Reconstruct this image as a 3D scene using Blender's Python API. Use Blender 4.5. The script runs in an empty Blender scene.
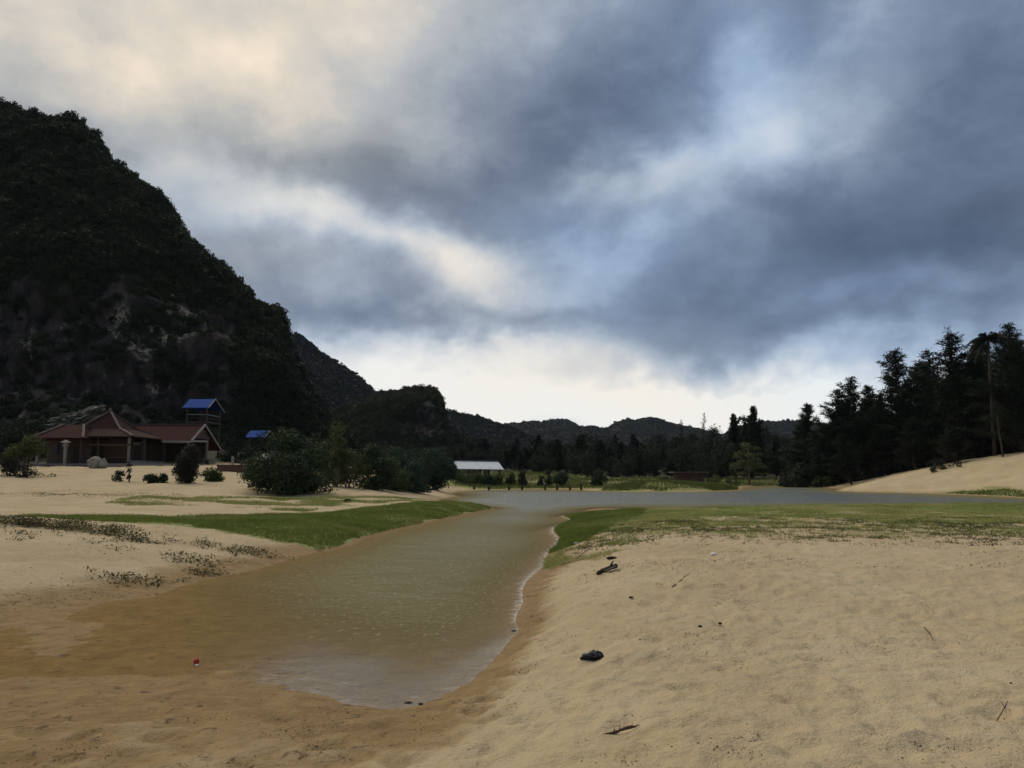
import bpy, math, random
import numpy as np
from mathutils import Vector, Matrix

random.seed(7)
rng = np.random.default_rng(7)
SC = bpy.context.scene
COL = SC.collection
R = math.radians

# ------------------------------------------------------------------ camera
CAMH = 2.1
FPX = 800.0
HORY = 473.0
PITCH = math.atan((HORY - 384.0) / FPX)
cam = bpy.data.cameras.new('camera')
cam.sensor_width = 36.0
cam.lens = FPX / 1024.0 * 36.0
cam.clip_start = 0.1
cam.clip_end = 8000
camo = bpy.data.objects.new('camera', cam)
camo.location = (0, 0, CAMH)
camo.rotation_euler = (math.pi / 2 + PITCH, 0, 0)
COL.objects.link(camo)
SC.camera = camo


def ray(px, py):
    a = (px - 512.0) / FPX
    b = (384.0 - py) / FPX
    cp, sp = math.cos(PITCH), math.sin(PITCH)
    return np.array([a, cp - b * sp, sp + b * cp])


def at(px, py, d):
    r = ray(px, py)
    r = r / r[1] * d
    return np.array([r[0], r[1], CAMH + r[2]])


def gz(px, py, z=0.0):
    r = ray(px, py)
    k = (z - CAMH) / r[2]
    return np.array([r[0] * k, r[1] * k, z])


# ------------------------------------------------------------------ world, sun, exposure
SUN_AZ, SUN_EL = -40.0, 50.0
world = bpy.data.worlds.new('World')
SC.world = world
world.use_nodes = True
SC.view_settings.view_transform = 'Standard'
SC.view_settings.look = 'None'
SC.view_settings.exposure = 0.28
SC.view_settings.gamma = 1.0
SC.view_settings.use_curve_mapping = False
SC.cycles.use_denoising = True
SC.cycles.max_bounces = 5
SC.cycles.diffuse_bounces = 2
SC.cycles.glossy_bounces = 2
world.cycles.sampling_method = 'MANUAL'
world.cycles.sample_map_resolution = 512
SC.cycles.transparent_max_bounces = 8


class NT:
    """small helper that builds shader nodes"""
    def __init__(self, tree):
        self.t = tree

    def n(self, kind, **kw):
        nd = self.t.nodes.new(kind)
        for k, v in kw.items():
            setattr(nd, k, v)
        return nd

    def set(self, sock, v):
        if isinstance(v, bpy.types.NodeSocket):
            self.t.links.new(v, sock)
        elif v is not None:
            sock.default_value = v

    def m(self, op, a, b=None, c=None, clamp=False):
        nd = self.n('ShaderNodeMath', operation=op, use_clamp=clamp)
        for i, v in enumerate((a, b, c)):
            if v is not None:
                self.set(nd.inputs[i], v)
        return nd.outputs[0]

    def vm(self, op, a, b=None):
        nd = self.n('ShaderNodeVectorMath', operation=op)
        self.set(nd.inputs[0], a)
        if b is not None:
            self.set(nd.inputs['Scale'] if op == 'SCALE' else nd.inputs[1], b)
        return nd.outputs[0]

    def noise(self, vec, scale, detail=4, rough=0.5, dist=0.0, col=False):
        nd = self.n('ShaderNodeTexNoise')
        self.set(nd.inputs['Vector'], vec)
        nd.inputs['Scale'].default_value = scale
        nd.inputs['Detail'].default_value = detail
        nd.inputs['Roughness'].default_value = rough
        nd.inputs['Distortion'].default_value = dist
        return nd.outputs['Color' if col else 'Fac']

    def ramp(self, fac, stops):
        nd = self.n('ShaderNodeValToRGB')
        el = nd.color_ramp.elements
        while len(el) > 1:
            el.remove(el[-1])
        el[0].position = stops[0][0]
        el[0].color = tuple(stops[0][1]) + (1,) if len(stops[0][1]) == 3 else stops[0][1]
        for p, c in stops[1:]:
            e = el.new(p)
            e.color = tuple(c) + (1,)
        self.set(nd.inputs[0], fac)
        return nd.outputs[0]

    def mix(self, fac, a, b, blend='MIX'):
        nd = self.n('ShaderNodeMix', data_type='RGBA', blend_type=blend)
        self.set(nd.inputs[0], fac)
        for i, v in ((6, a), (7, b)):
            if not isinstance(v, bpy.types.NodeSocket) and len(v) == 3:
                v = tuple(v) + (1,)
            self.set(nd.inputs[i], v)
        return nd.outputs[2]

    def smooth(self, v, lo, hi):
        nd = self.n('ShaderNodeMapRange', interpolation_type='SMOOTHSTEP')
        self.set(nd.inputs[0], v)
        nd.inputs[1].default_value = lo
        nd.inputs[2].default_value = hi
        return nd.outputs[0]

    def attr(self, name, out='Fac'):
        return self.n('ShaderNodeAttribute', attribute_name=name).outputs[out]


def build_sky():
    t = world.node_tree
    t.nodes.clear()
    k = NT(t)
    gen = k.n('ShaderNodeTexCoord').outputs['Generated']
    nrm = k.vm('NORMALIZE', gen)
    sp = k.n('ShaderNodeSeparateXYZ')
    k.set(sp.inputs[0], nrm)
    X, Y, Z = sp.outputs
    u = k.m('ARCTAN2', X, Y)
    v = k.m('ARCSINE', k.m('MAXIMUM', Z, 0.0))
    # noise on a squashed direction: clouds stretch along the horizon
    cmb = k.n('ShaderNodeCombineXYZ')
    k.set(cmb.inputs[0], X); k.set(cmb.inputs[1], Y); k.set(cmb.inputs[2], k.m('MULTIPLY', Z, 1.35))
    sq = cmb.outputs[0]
    d1 = k.noise(sq, 3.2, 5, 0.55, col=True)
    d2 = k.noise(sq, 11.0, 4, 0.55, col=True)
    dv = k.vm('ADD', k.vm('SCALE', k.vm('SUBTRACT', d1, (0.5, 0.5, 0.5)), 0.13),
              k.vm('SCALE', k.vm('SUBTRACT', d2, (0.5, 0.5, 0.5)), 0.07))
    uv = k.n('ShaderNodeCombineXYZ')
    k.set(uv.inputs[0], u); k.set(uv.inputs[1], v)
    uvd = k.vm('ADD', uv.outputs[0], dv)
    fl = k.n('ShaderNodeSeparateXYZ')
    k.set(fl.inputs[0], uvd)
    flat = k.n('ShaderNodeCombineXYZ')
    k.set(flat.inputs[0], fl.outputs[0]); k.set(flat.inputs[1], fl.outputs[1])
    P = flat.outputs[0]

    def blob(px, py, rx, ry, ang, amp, prev):
        r = ray(px, py); r = r / np.linalg.norm(r)
        mp = k.n('ShaderNodeMapping', vector_type='TEXTURE')
        k.set(mp.inputs[0], P)
        mp.inputs['Location'].default_value = (math.atan2(r[0], r[1]), math.asin(r[2]), 0)
        mp.inputs['Rotation'].default_value = (0, 0, R(ang))
        mp.inputs['Scale'].default_value = (rx / FPX, ry / FPX, 1)
        g = k.n('ShaderNodeTexGradient', gradient_type='SPHERICAL')
        k.set(g.inputs[0], mp.outputs[0])
        s = k.smooth(g.outputs['Fac'], 0.0, 1.0)
        return k.m('MULTIPLY_ADD', s, amp, prev)

    f1 = k.noise(sq, 4.2, 9, 0.60, 0.25)
    f2 = k.noise(sq, 8.0, 9, 0.63, .25)
    L = k.m('MULTIPLY_ADD', k.m('SUBTRACT', f1, 0.5), 0.36, 0.325)
    L = k.m('MULTIPLY_ADD', k.m('SUBTRACT', f2, 0.5), 0.36, L)
    L = k.m('MULTIPLY_ADD', k.m('SUBTRACT', k.noise(sq, 22.0, 8, 0.66, .25), 0.5), 0.13, L)
    vo = k.n('ShaderNodeTexVoronoi', feature='SMOOTH_F1'); k.set(vo.inputs['Vector'], k.vm('ADD', sq, k.vm('SCALE', d2, 0.14)))
    vo.inputs['Scale'].default_value = 7.5; vo.inputs['Smoothness'].default_value = .9; vo.inputs['Detail'].default_value = 0.0; vo.inputs['Roughness'].default_value = .55
    L = k.m('MULTIPLY_ADD', k.m('SUBTRACT', 0.50, vo.outputs['Distance']), 0.30, L)
    # broad trend: brighter towards the hidden sun (front left, high), greyer behind
    sdir = Vector((math.sin(R(SUN_AZ)) * math.cos(R(52)), math.cos(R(SUN_AZ)) * math.cos(R(52)), math.sin(R(52))))
    dt = k.n('ShaderNodeVectorMath', operation='DOT_PRODUCT')
    k.set(dt.inputs[0], nrm); dt.inputs[1].default_value = sdir
    tr = k.smooth(dt.outputs['Value'], 0.55, 1.02)
    L = k.m('MULTIPLY_ADD', tr, 0.36, L)
    for b in SKY_BLOBS:
        L = blob(*b, L)
    W = k.m('MULTIPLY', k.smooth(dt.outputs['Value'], 0.70, 1.0), 0.9)
    for b in WARM_BLOBS:
        W = blob(*b, W)
    W = k.m('MINIMUM', k.m('MAXIMUM', W, 0.0), 1.0)
    cloud = k.ramp(L, [(0.0, (0.055, 0.078, 0.125)), (0.2, (0.105, 0.138, 0.202)), (0.4, (0.196, 0.245, 0.330)),
                       (0.6, (0.36, 0.425, 0.52)), (0.8, (0.58, 0.61, 0.645)), (1.0, (0.80, 0.80, 0.78))])
    Cc = k.m('ADD', 0.0, 0.0)
    for b in COOL_BLOBS:
        Cc = blob(*b, Cc)
    Cc = k.m('MINIMUM', Cc, 1.0)
    cloud = k.mix(Cc, cloud, k.mix(1.0, cloud, (0.88, 1.0, 1.13), 'MULTIPLY'))
    warm = k.mix(1.0, cloud, (1.17, 0.98, 0.76), 'MULTIPLY')
    cloud = k.mix(W, cloud, warm)
    sky = k.n('ShaderNodeTexSky', sky_type='NISHITA')
    sky.sun_disc = False
    sky.sun_elevation = R(SUN_EL)
    sky.sun_rotation = R(SUN_AZ)
    sky.air_density = 1.2
    bgs = k.n('ShaderNodeBackground'); k.set(bgs.inputs[0], sky.outputs[0]); bgs.inputs[1].default_value = 0.06
    bgc = k.n('ShaderNodeBackground'); k.set(bgc.inputs[0], cloud); bgc.inputs[1].default_value = 1.0
    ms = k.n('ShaderNodeMixShader')
    ms.inputs[0].default_value = 0.93          # cloud cover: almost closed, a little blue air between
    t.links.new(bgs.outputs[0], ms.inputs[1]); t.links.new(bgc.outputs[0], ms.inputs[2])
    out = k.n('ShaderNodeOutputWorld')
    t.links.new(ms.outputs[0], out.inputs[0])


SKY_BLOBS = [
    # px, py, rx, ry, angle, amp
    (90, -70, 620, 280, 0, 0.14), (330, 30, 240, 110, -8, 0.04), (100, 60, 200, 60, 0, 0.06), (60, 150, 240, 60, 0, -0.12), (430, 60, 160, 60, 0, -0.06),
    (580, 110, 230, 190, 0, -0.19), (400, 185, 340, 66, -10, -0.19),
    (250, 198, 150, 40, -8, 0.24), (350, 222, 160, 36, -18, 0.18), (430, 250, 110, 46, -25, 0.20), (470, 284, 100, 62, 0, 0.28), (330, 268, 170, 60, -8, 0.04),
    (738, 30, 70, 110, 0, 0.18), (735, 150, 120, 80, 25, 0.26), (770, 160, 60, 50, 0, 0.14), (610, 186, 170, 40, 14, 0.22), (840, 125, 100, 70, 0, 0.12),
    (600, 262, 110, 90, 60, 0.16), (570, 300, 90, 50, 0, 0.12), (520, 235, 60, 40, -20, 0.06), (700, 190, 70, 50, 0, .10), (650, 215, 80, 60, 0, 0.08),
    (970, 200, 210, 190, 0, -0.15), (900, 30, 160, 90, 0, 0.05), (780, 250, 200, 60, 10, -0.10), (770, 310, 230, 70, 5, -0.15), (900, 250, 160, 50, 8, -0.08),
    (940, 288, 170, 30, 6, 0.15), (960, 342, 170, 34, 5, 0.12), (880, 318, 120, 24, 4, -0.08),
    (540, 410, 600, 100, 0, 0.62), (420, 365, 220, 60, 0, 0.22), (560, 355, 160, 36, 0, 0.14), (790, 408, 360, 56, 0, 0.36),
    (350, 325, 160, 26, 0, -0.16), (500, 328, 180, 24, 0, -0.12), (730, 340, 200, 24, 3, -0.08), (690, 398, 170, 46, 0, 0.22), (870, 402, 190, 44, 0, 0.16),
]
WARM_BLOBS = [(60, -60, 700, 330, 0, 0.6), (470, 285, 150, 80, 0, 0.5), (600, 375, 300, 60, 0, 0.35), (250, 265, 160, 60, 0, 0.3), (350, 150, 300, 90, 0, 0.35), (840, 125, 110, 70, 0, .3), (620, 186, 150, 40, 0, .3)]
COOL_BLOBS = [(960, 330, 300, 120, 0, 0.55), (740, 60, 150, 150, 0, 0.7), (600, 255, 160, 110, 0, 0.7), (230, 195, 140, 50, 0, .4), (760, 300, 300, 110, 0, .5), (900, 150, 300, 260, 0, .45), (600, 100, 200, 200, 0, .35)]
build_sky()

sun = bpy.data.lights.new('sun', 'SUN')
sun.energy = 1.5
sun.angle = R(70)
sun.color = (1.0, 0.88, 0.68)
suno = bpy.data.objects.new('sun', sun)
sv = Vector((math.sin(R(SUN_AZ)) * math.cos(R(SUN_EL)), math.cos(R(SUN_AZ)) * math.cos(R(SUN_EL)), math.sin(R(SUN_EL))))
suno.rotation_euler = (-sv).to_track_quat('-Z', 'Y').to_euler()
COL.objects.link(suno)

# ------------------------------------------------------------------ numpy noise
def _h(ix, iy, iz, seed):
    n = (ix.astype(np.int64) * 374761393 + iy.astype(np.int64) * 668265263 + iz.astype(np.int64) * 2147483647 + seed * 1274126177) & 0xffffffff
    n = ((n ^ (n >> 13)) * 1274126177) & 0xffffffff
    n = ((n ^ (n >> 16)) * 2246822519) & 0xffffffff
    return ((n ^ (n >> 15)) & 0xffffff) / float(0xffffff)


def vnoise(x, y, z=None, seed=0):
    x = np.asarray(x, float); y = np.asarray(y, float)
    z = np.zeros_like(x) if z is None else np.asarray(z, float)
    x0, y0, z0 = np.floor(x), np.floor(y), np.floor(z)
    fx, fy, fz = x - x0, y - y0, z - z0
    fx, fy, fz = [f * f * f * (f * (f * 6 - 15) + 10) for f in (fx, fy, fz)]
    r = 0
    for dz in (0, 1):
        wz = fz if dz else 1 - fz
        for dy in (0, 1):
            wy = fy if dy else 1 - fy
            for dx in (0, 1):
                wx = fx if dx else 1 - fx
                r = r + wx * wy * wz * _h(x0 + dx, y0 + dy, z0 + dz, seed)
    return r


def fbm(x, y, z=None, oct=4, seed=0, gain=0.5):
    s, a, tot, f = 0, 1.0, 0, 1.0
    for o in range(oct):
        s = s + a * vnoise(np.asarray(x) * f, np.asarray(y) * f, None if z is None else np.asarray(z) * f, seed + o * 17)
        tot += a; a *= gain; f *= 2.03
    return s / tot * 2 - 1


def sstep(v, lo, hi):
    t = np.clip((v - lo) / (hi - lo), 0, 1)
    return t * t * (3 - 2 * t)


# ------------------------------------------------------------------ mesh helpers
def tag(o, label=None, cat=None, group=None, kind=None):
    if label: o['label'] = label
    if cat: o['category'] = cat
    if group: o['group'] = group
    if kind: o['kind'] = kind
    return o


def np_mesh(name, V, F, mat=None, smooth=False, attrs=None, uniform=None):
    """V (n,3); F (m,k) of one face size"""
    V = np.asarray(V, np.float32); F = np.asarray(F, np.int32)
    me = bpy.data.meshes.new(name)
    k = F.shape[1]
    me.vertices.add(len(V)); me.vertices.foreach_set('co', V.ravel())
    me.loops.add(F.size); me.loops.foreach_set('vertex_index', F.ravel())
    me.polygons.add(len(F))
    me.polygons.foreach_set('loop_start', np.arange(0, F.size, k, dtype=np.int32))
    me.update(calc_edges=True)
    if smooth:
        me.polygons.foreach_set('use_smooth', np.ones(len(F), bool))
    for nm, arr in (attrs or {}).items():
        a = me.attributes.new(nm, 'FLOAT', 'POINT')
        a.data.foreach_set('value', np.asarray(arr, np.float32).ravel())
    if mat: me.materials.append(mat)
    me.validate()
    return me


def link(name, me, parent=None, loc=(0, 0, 0), rotz=0):
    o = bpy.data.objects.new(name, me)
    o.location = loc
    o.rotation_euler = (0, 0, rotz)
    COL.objects.link(o)
    if parent: o.parent = parent
    return o


def thing(name, label, cat, loc=(0, 0, 0), rotz=0, group=None, scale=1.0):
    o = bpy.data.objects.new(name, None)
    o.location = loc; o.rotation_euler = (0, 0, rotz); o.scale = (scale,) * 3
    o.empty_display_size = 0.2
    COL.objects.link(o)
    return tag(o, label, cat, group)


class MB:
    """collects boxes, prisms and tubes into one mesh"""
    def __init__(self):
        self.v = []; self.f = []

    def add(self, V, F):
        b = len(self.v)
        self.v += [tuple(map(float, p)) for p in V]
        self.f += [tuple(i + b for i in f) for f in F]
        return self

    def box(self, x0, x1, y0, y1, z0, z1):
        return self.add([(x0, y0, z0), (x1, y0, z0), (x1, y1, z0), (x0, y1, z0), (x0, y0, z1), (x1, y0, z1), (x1, y1, z1), (x0, y1, z1)],
                        [(0, 3, 2, 1), (4, 5, 6, 7), (0, 1, 5, 4), (1, 2, 6, 5), (2, 3, 7, 6), (3, 0, 4, 7)])

    def slab(self, pts, thick):
        """closed slab under a planar polygon (top side given)"""
        n = len(pts)
        V = list(pts) + [(p[0], p[1], p[2] - thick) for p in pts]
        F = [tuple(range(n)), tuple(range(2 * n - 1, n - 1, -1))]
        F += [(i, i + n, (i + 1) % n + n, (i + 1) % n) for i in range(n)]
        return self.add(V, F)

    def tube(self, pts, rad, seg=6):
        pts = [Vector(p) for p in pts]
        rad = rad if hasattr(rad, '__len__') else [rad] * len(pts)
        V, F = [], []
        for i, p in enumerate(pts):
            d = (pts[min(i + 1, len(pts) - 1)] - pts[max(i - 1, 0)]).normalized()
            a = d.orthogonal().normalized() if abs(d.z) < 0.9 else Vector((1, 0, 0)) - d * d.x
            a.normalize(); b = d.cross(a)
            for s in range(seg):
                q = p + (a * math.cos(s * 2 * math.pi / seg) + b * math.sin(s * 2 * math.pi / seg)) * rad[i]
                V.append(q)
        for i in range(len(pts) - 1):
            for s in range(seg):
                F.append((i * seg + s, i * seg + (s + 1) % seg, (i + 1) * seg + (s + 1) % seg, (i + 1) * seg + s))
        F.append(tuple(range(seg - 1, -1, -1)))
        F.append(tuple(range((len(pts) - 1) * seg, len(pts) * seg)))
        return self.add(V, F)

    def bar(self, a, b, w, h):
        """square bar from a to b"""
        a, b = Vector(a), Vector(b)
        d = (b - a).normalized()
        s = d.cross(Vector((0, 0, 1)))
        s = s.normalized() if s.length > 1e-4 else Vector((1, 0, 0))
        n = s.cross(d).normalized()
        V = [p + s * (i * w / 2) + n * (j * h / 2) for p in (a, b) for i, j in ((-1, -1), (1, -1), (1, 1), (-1, 1))]
        return self.add(V, [(0, 1, 2, 3), (7, 6, 5, 4), (0, 4, 5, 1), (1, 5, 6, 2), (2, 6, 7, 3), (3, 7, 4, 0)])

    def mesh(self, name, mat, smooth=False):
        me = bpy.data.meshes.new(name)
        me.from_pydata(self.v, [], self.f)
        me.update()
        if smooth:
            me.polygons.foreach_set('use_smooth', np.ones(len(me.polygons), bool))
        me.materials.append(mat)
        return me

    def build(self, name, mat, parent=None, smooth=False, loc=(0, 0, 0)):
        return link(name, self.mesh(name, mat, smooth), parent, loc)


# ------------------------------------------------------------------ materials
def simple(name, c, rough=0.7, var=0.25, scale=3.0, c2=None, bump=0.0, bscale=20.0, spec=0.3, space='Object', metallic=0.0):
    m = bpy.data.materials.new(name); m.use_nodes = True
    k = NT(m.node_tree)
    bs = m.node_tree.nodes['Principled BSDF']
    tc = k.n('ShaderNodeTexCoord').outputs['Object'] if space == 'Object' else k.n('ShaderNodeNewGeometry').outputs['Position']
    nz = k.noise(tc, scale, 5, 0.6)
    c2 = c2 or tuple(x * (1 - var) for x in c)
    colr = k.ramp(nz, [(0.3, c2), (0.7, c)])
    k.set(bs.inputs['Base Color'], colr)
    bs.inputs['Roughness'].default_value = rough
    bs.inputs['Specular IOR Level'].default_value = spec
    bs.inputs['Metallic'].default_value = metallic
    if bump:
        b = k.n('ShaderNodeBump'); b.inputs['Strength'].default_value = bump; b.inputs['Distance'].default_value = 0.05
        k.set(b.inputs['Height'], k.noise(tc, bscale, 5, 0.6))
        k.set(bs.inputs['Normal'], b.outputs[0])
    return m


def leafmat(name, dark, light, scale=0.35, fine=2.5, trans=0.25, hue2=None):
    m = bpy.data.materials.new(name); m.use_nodes = True
    k = NT(m.node_tree); t = m.node_tree
    t.nodes.clear()
    pos = k.n('ShaderNodeNewGeometry').outputs['Position']
    a = k.noise(pos, scale, 3, 0.6); b = k.noise(pos, fine, 2, 0.6)
    v = k.m('MULTIPLY_ADD', b, 0.5, k.m('MULTIPLY', a, 0.5))
    c = k.ramp(v, [(0.35, dark), (0.68, light)])
    if hue2:
        h = k.smooth(k.noise(pos, scale * 0.4, 2, 0.5), 0.5, 0.68)
        c = k.mix(h, c, hue2)
    df = k.n('ShaderNodeBsdfPrincipled'); k.set(df.inputs['Base Color'], c)
    df.inputs['Roughness'].default_value = 0.55; df.inputs['Specular IOR Level'].default_value = 0.1
    tr = k.n('ShaderNodeBsdfTranslucent'); k.set(tr.inputs[0], c)
    mx = k.n('ShaderNodeMixShader'); mx.inputs[0].default_value = trans
    t.links.new(df.outputs[0], mx.inputs[1]); t.links.new(tr.outputs[0], mx.inputs[2])
    o = k.n('ShaderNodeOutputMaterial'); t.links.new(mx.outputs[0], o.inputs[0])
    return m


M = {}
M['canopy'] = leafmat('forest_canopy', (0.012, 0.019, 0.008), (0.040, 0.054, 0.020), 0.05, .25, 0.15)
M['canopy_far'] = leafmat('far_forest_canopy', (0.016, 0.023, 0.024), (0.027, 0.036, 0.036), 0.02, 0.3, 0.1)
M['casuarina'] = leafmat('casuarina_needles', (0.012, 0.018, 0.010), (0.038, 0.048, 0.026), 0.3, 2.0, 0.15)
M['shrub'] = leafmat('shrub_leaves', (0.018, 0.032, 0.015), (0.068, 0.098, 0.042), 0.6, 3.0, 0.2)
M['shrub_blue'] = leafmat('blue_green_leaves', (0.016, 0.034, 0.022), (0.060, 0.10, 0.058), 0.6, 3.0, 0.2)
M['shrub_olive'] = leafmat('olive_leaves', (0.036, 0.046, 0.015), (0.13, 0.15, 0.05), 0.6, 3.0, 0.25)
M['shrub_bright'] = leafmat('bright_green_leaves', (0.03, 0.055, 0.014), (0.12, 0.17, 0.05), 0.6, 4.0, 0.3)
M['shrub_purple'] = leafmat('dusky_leaves', (0.018, 0.020, 0.014), (0.055, 0.060, 0.040), 0.6, 4.0, 0.2)
M['tier_leaf'] = leafmat('almond_tree_leaves', (0.05, 0.06, 0.022), (0.16, 0.18, 0.075), 0.5, 3.0, 0.25)
M['grass'] = leafmat('turf_blades', (0.10, 0.135, 0.024), (0.225, 0.275, 0.060), 0.5, 4.0, 0.35, (0.24, 0.245, 0.07))
M['grass_dry'] = leafmat('thin_grass_blades', (0.19, 0.225, 0.060), (0.40, 0.43, 0.15), 0.4, 4.0, 0.35, (0.42, 0.39, 0.17))
M['grass_far'] = leafmat('shore_grass_blades', (0.065, 0.085, 0.022), (0.19, 0.215, 0.062), 0.12, 0.9, 0.3, (0.13, 0.12, 0.05))
M['sprig'] = leafmat('dark_sprigs', (0.035, 0.040, 0.016), (0.12, 0.125, 0.045), 0.8, 6.0, 0.3)
M['creeper'] = leafmat('creeper_leaves', (0.055, 0.050, 0.020), (0.15, 0.145, 0.055), 0.8, 6.0, 0.3, (0.10, 0.085, 0.036))
M['litter'] = leafmat('plant_litter', (0.05, 0.036, 0.02), (0.17, 0.125, 0.07), 3.0, 9.0, 0.1)
M['bark'] = simple('casuarina_bark', (0.085, 0.065, 0.05), 0.9, 0.5, 4.0)
M['bark_pale'] = simple('pale_bark', (0.22, 0.19, 0.15), 0.9, 0.4, 4.0)


def sand_material():
    m = bpy.data.materials.new('beach_sand'); m.use_nodes = True
    k = NT(m.node_tree); bs = m.node_tree.nodes['Principled BSDF']
    pos = k.n('ShaderNodeNewGeometry').outputs['Position']
    wet = k.attr('wet'); turf = k.attr('turf'); rock = k.attr('forest')
    n1 = k.noise(pos, 0.45, 5, 0.6); n2 = k.noise(pos, 3.5, 5, 0.65); n3 = k.noise(pos, 60.0, 3, 0.7); n4 = k.noise(pos, 1.6, 6, 0.6, 0.6)
    dry = k.ramp(n1, [(0.3, (0.445, 0.345, 0.205)), (0.55, (0.515, 0.408, 0.252)), (0.75, (0.555, 0.452, 0.295))])
    dry = k.mix(k.m('MULTIPLY', k.smooth(n2, 0.52, 0.75), 0.35), dry, (0.30, 0.205, 0.105))
    n5 = k.noise(pos, 9.0, 5, 0.7)
    dry = k.mix(k.m('MULTIPLY', k.smooth(n5, 0.56, 0.72), 0.22), dry, (0.24, 0.17, 0.095))
    dry = k.mix(k.m('MULTIPLY', k.smooth(n3, 0.56, 0.74), 0.38), dry, (0.20, 0.145, 0.085))
    wn = k.m('ADD', wet, k.m('MULTIPLY', k.m('SUBTRACT', n4, 0.5), 0.9))
    wf = k.smooth(wn, 0.12, 0.92)
    wetc = k.ramp(n2, [(0.3, (0.200, 0.123, 0.046)), (0.7, (0.318, 0.210, 0.090))])
    c = k.mix(wf, dry, wetc)
    # scattered dark organic flecks where the sand is damp
    fl = k.noise(pos, 5.5, 5, 0.72, 0.4)
    flm = k.m('MULTIPLY', k.smooth(fl, 0.56, 0.68), k.m('MULTIPLY', k.smooth(wn, 0.15, 0.5), 0.85))
    c = k.mix(flm, c, (0.075, 0.045, 0.022))
    soil = k.ramp(n2, [(0.35, (0.145, 0.17, 0.045)), (0.7, (0.30, 0.31, 0.11))])
    tf = k.smooth(k.m('ADD', turf, k.m('MULTIPLY', k.m('SUBTRACT', n2, 0.5), 0.9)), 0.35, 0.75)
    c = k.mix(k.m('MULTIPLY', tf, 0.9), c, soil)
    c = k.mix(rock, c, (0.05, 0.05, 0.028))
    k.set(bs.inputs['Base Color'], c)
    rg = k.n('ShaderNodeMapRange'); k.set(rg.inputs[0], k.smooth(wn, 0.4, 1.0)); rg.inputs[3].default_value = 0.92; rg.inputs[4].default_value = 0.68
    k.set(bs.inputs['Roughness'], rg.outputs[0])
    bs.inputs['Specular IOR Level'].default_value = 0.12
    b = k.n('ShaderNodeBump'); b.inputs['Strength'].default_value = 0.9; b.inputs['Distance'].default_value = 0.07
    hh = k.m('MULTIPLY_ADD', n3, 0.18, k.m('MULTIPLY_ADD', k.noise(pos, 14.0, 4, 0.6), 0.5, k.m('MULTIPLY', fl, 0.6)))
    k.set(b.inputs['Height'], hh)
    k.set(bs.inputs['Normal'], b.outputs[0])
    return m


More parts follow.
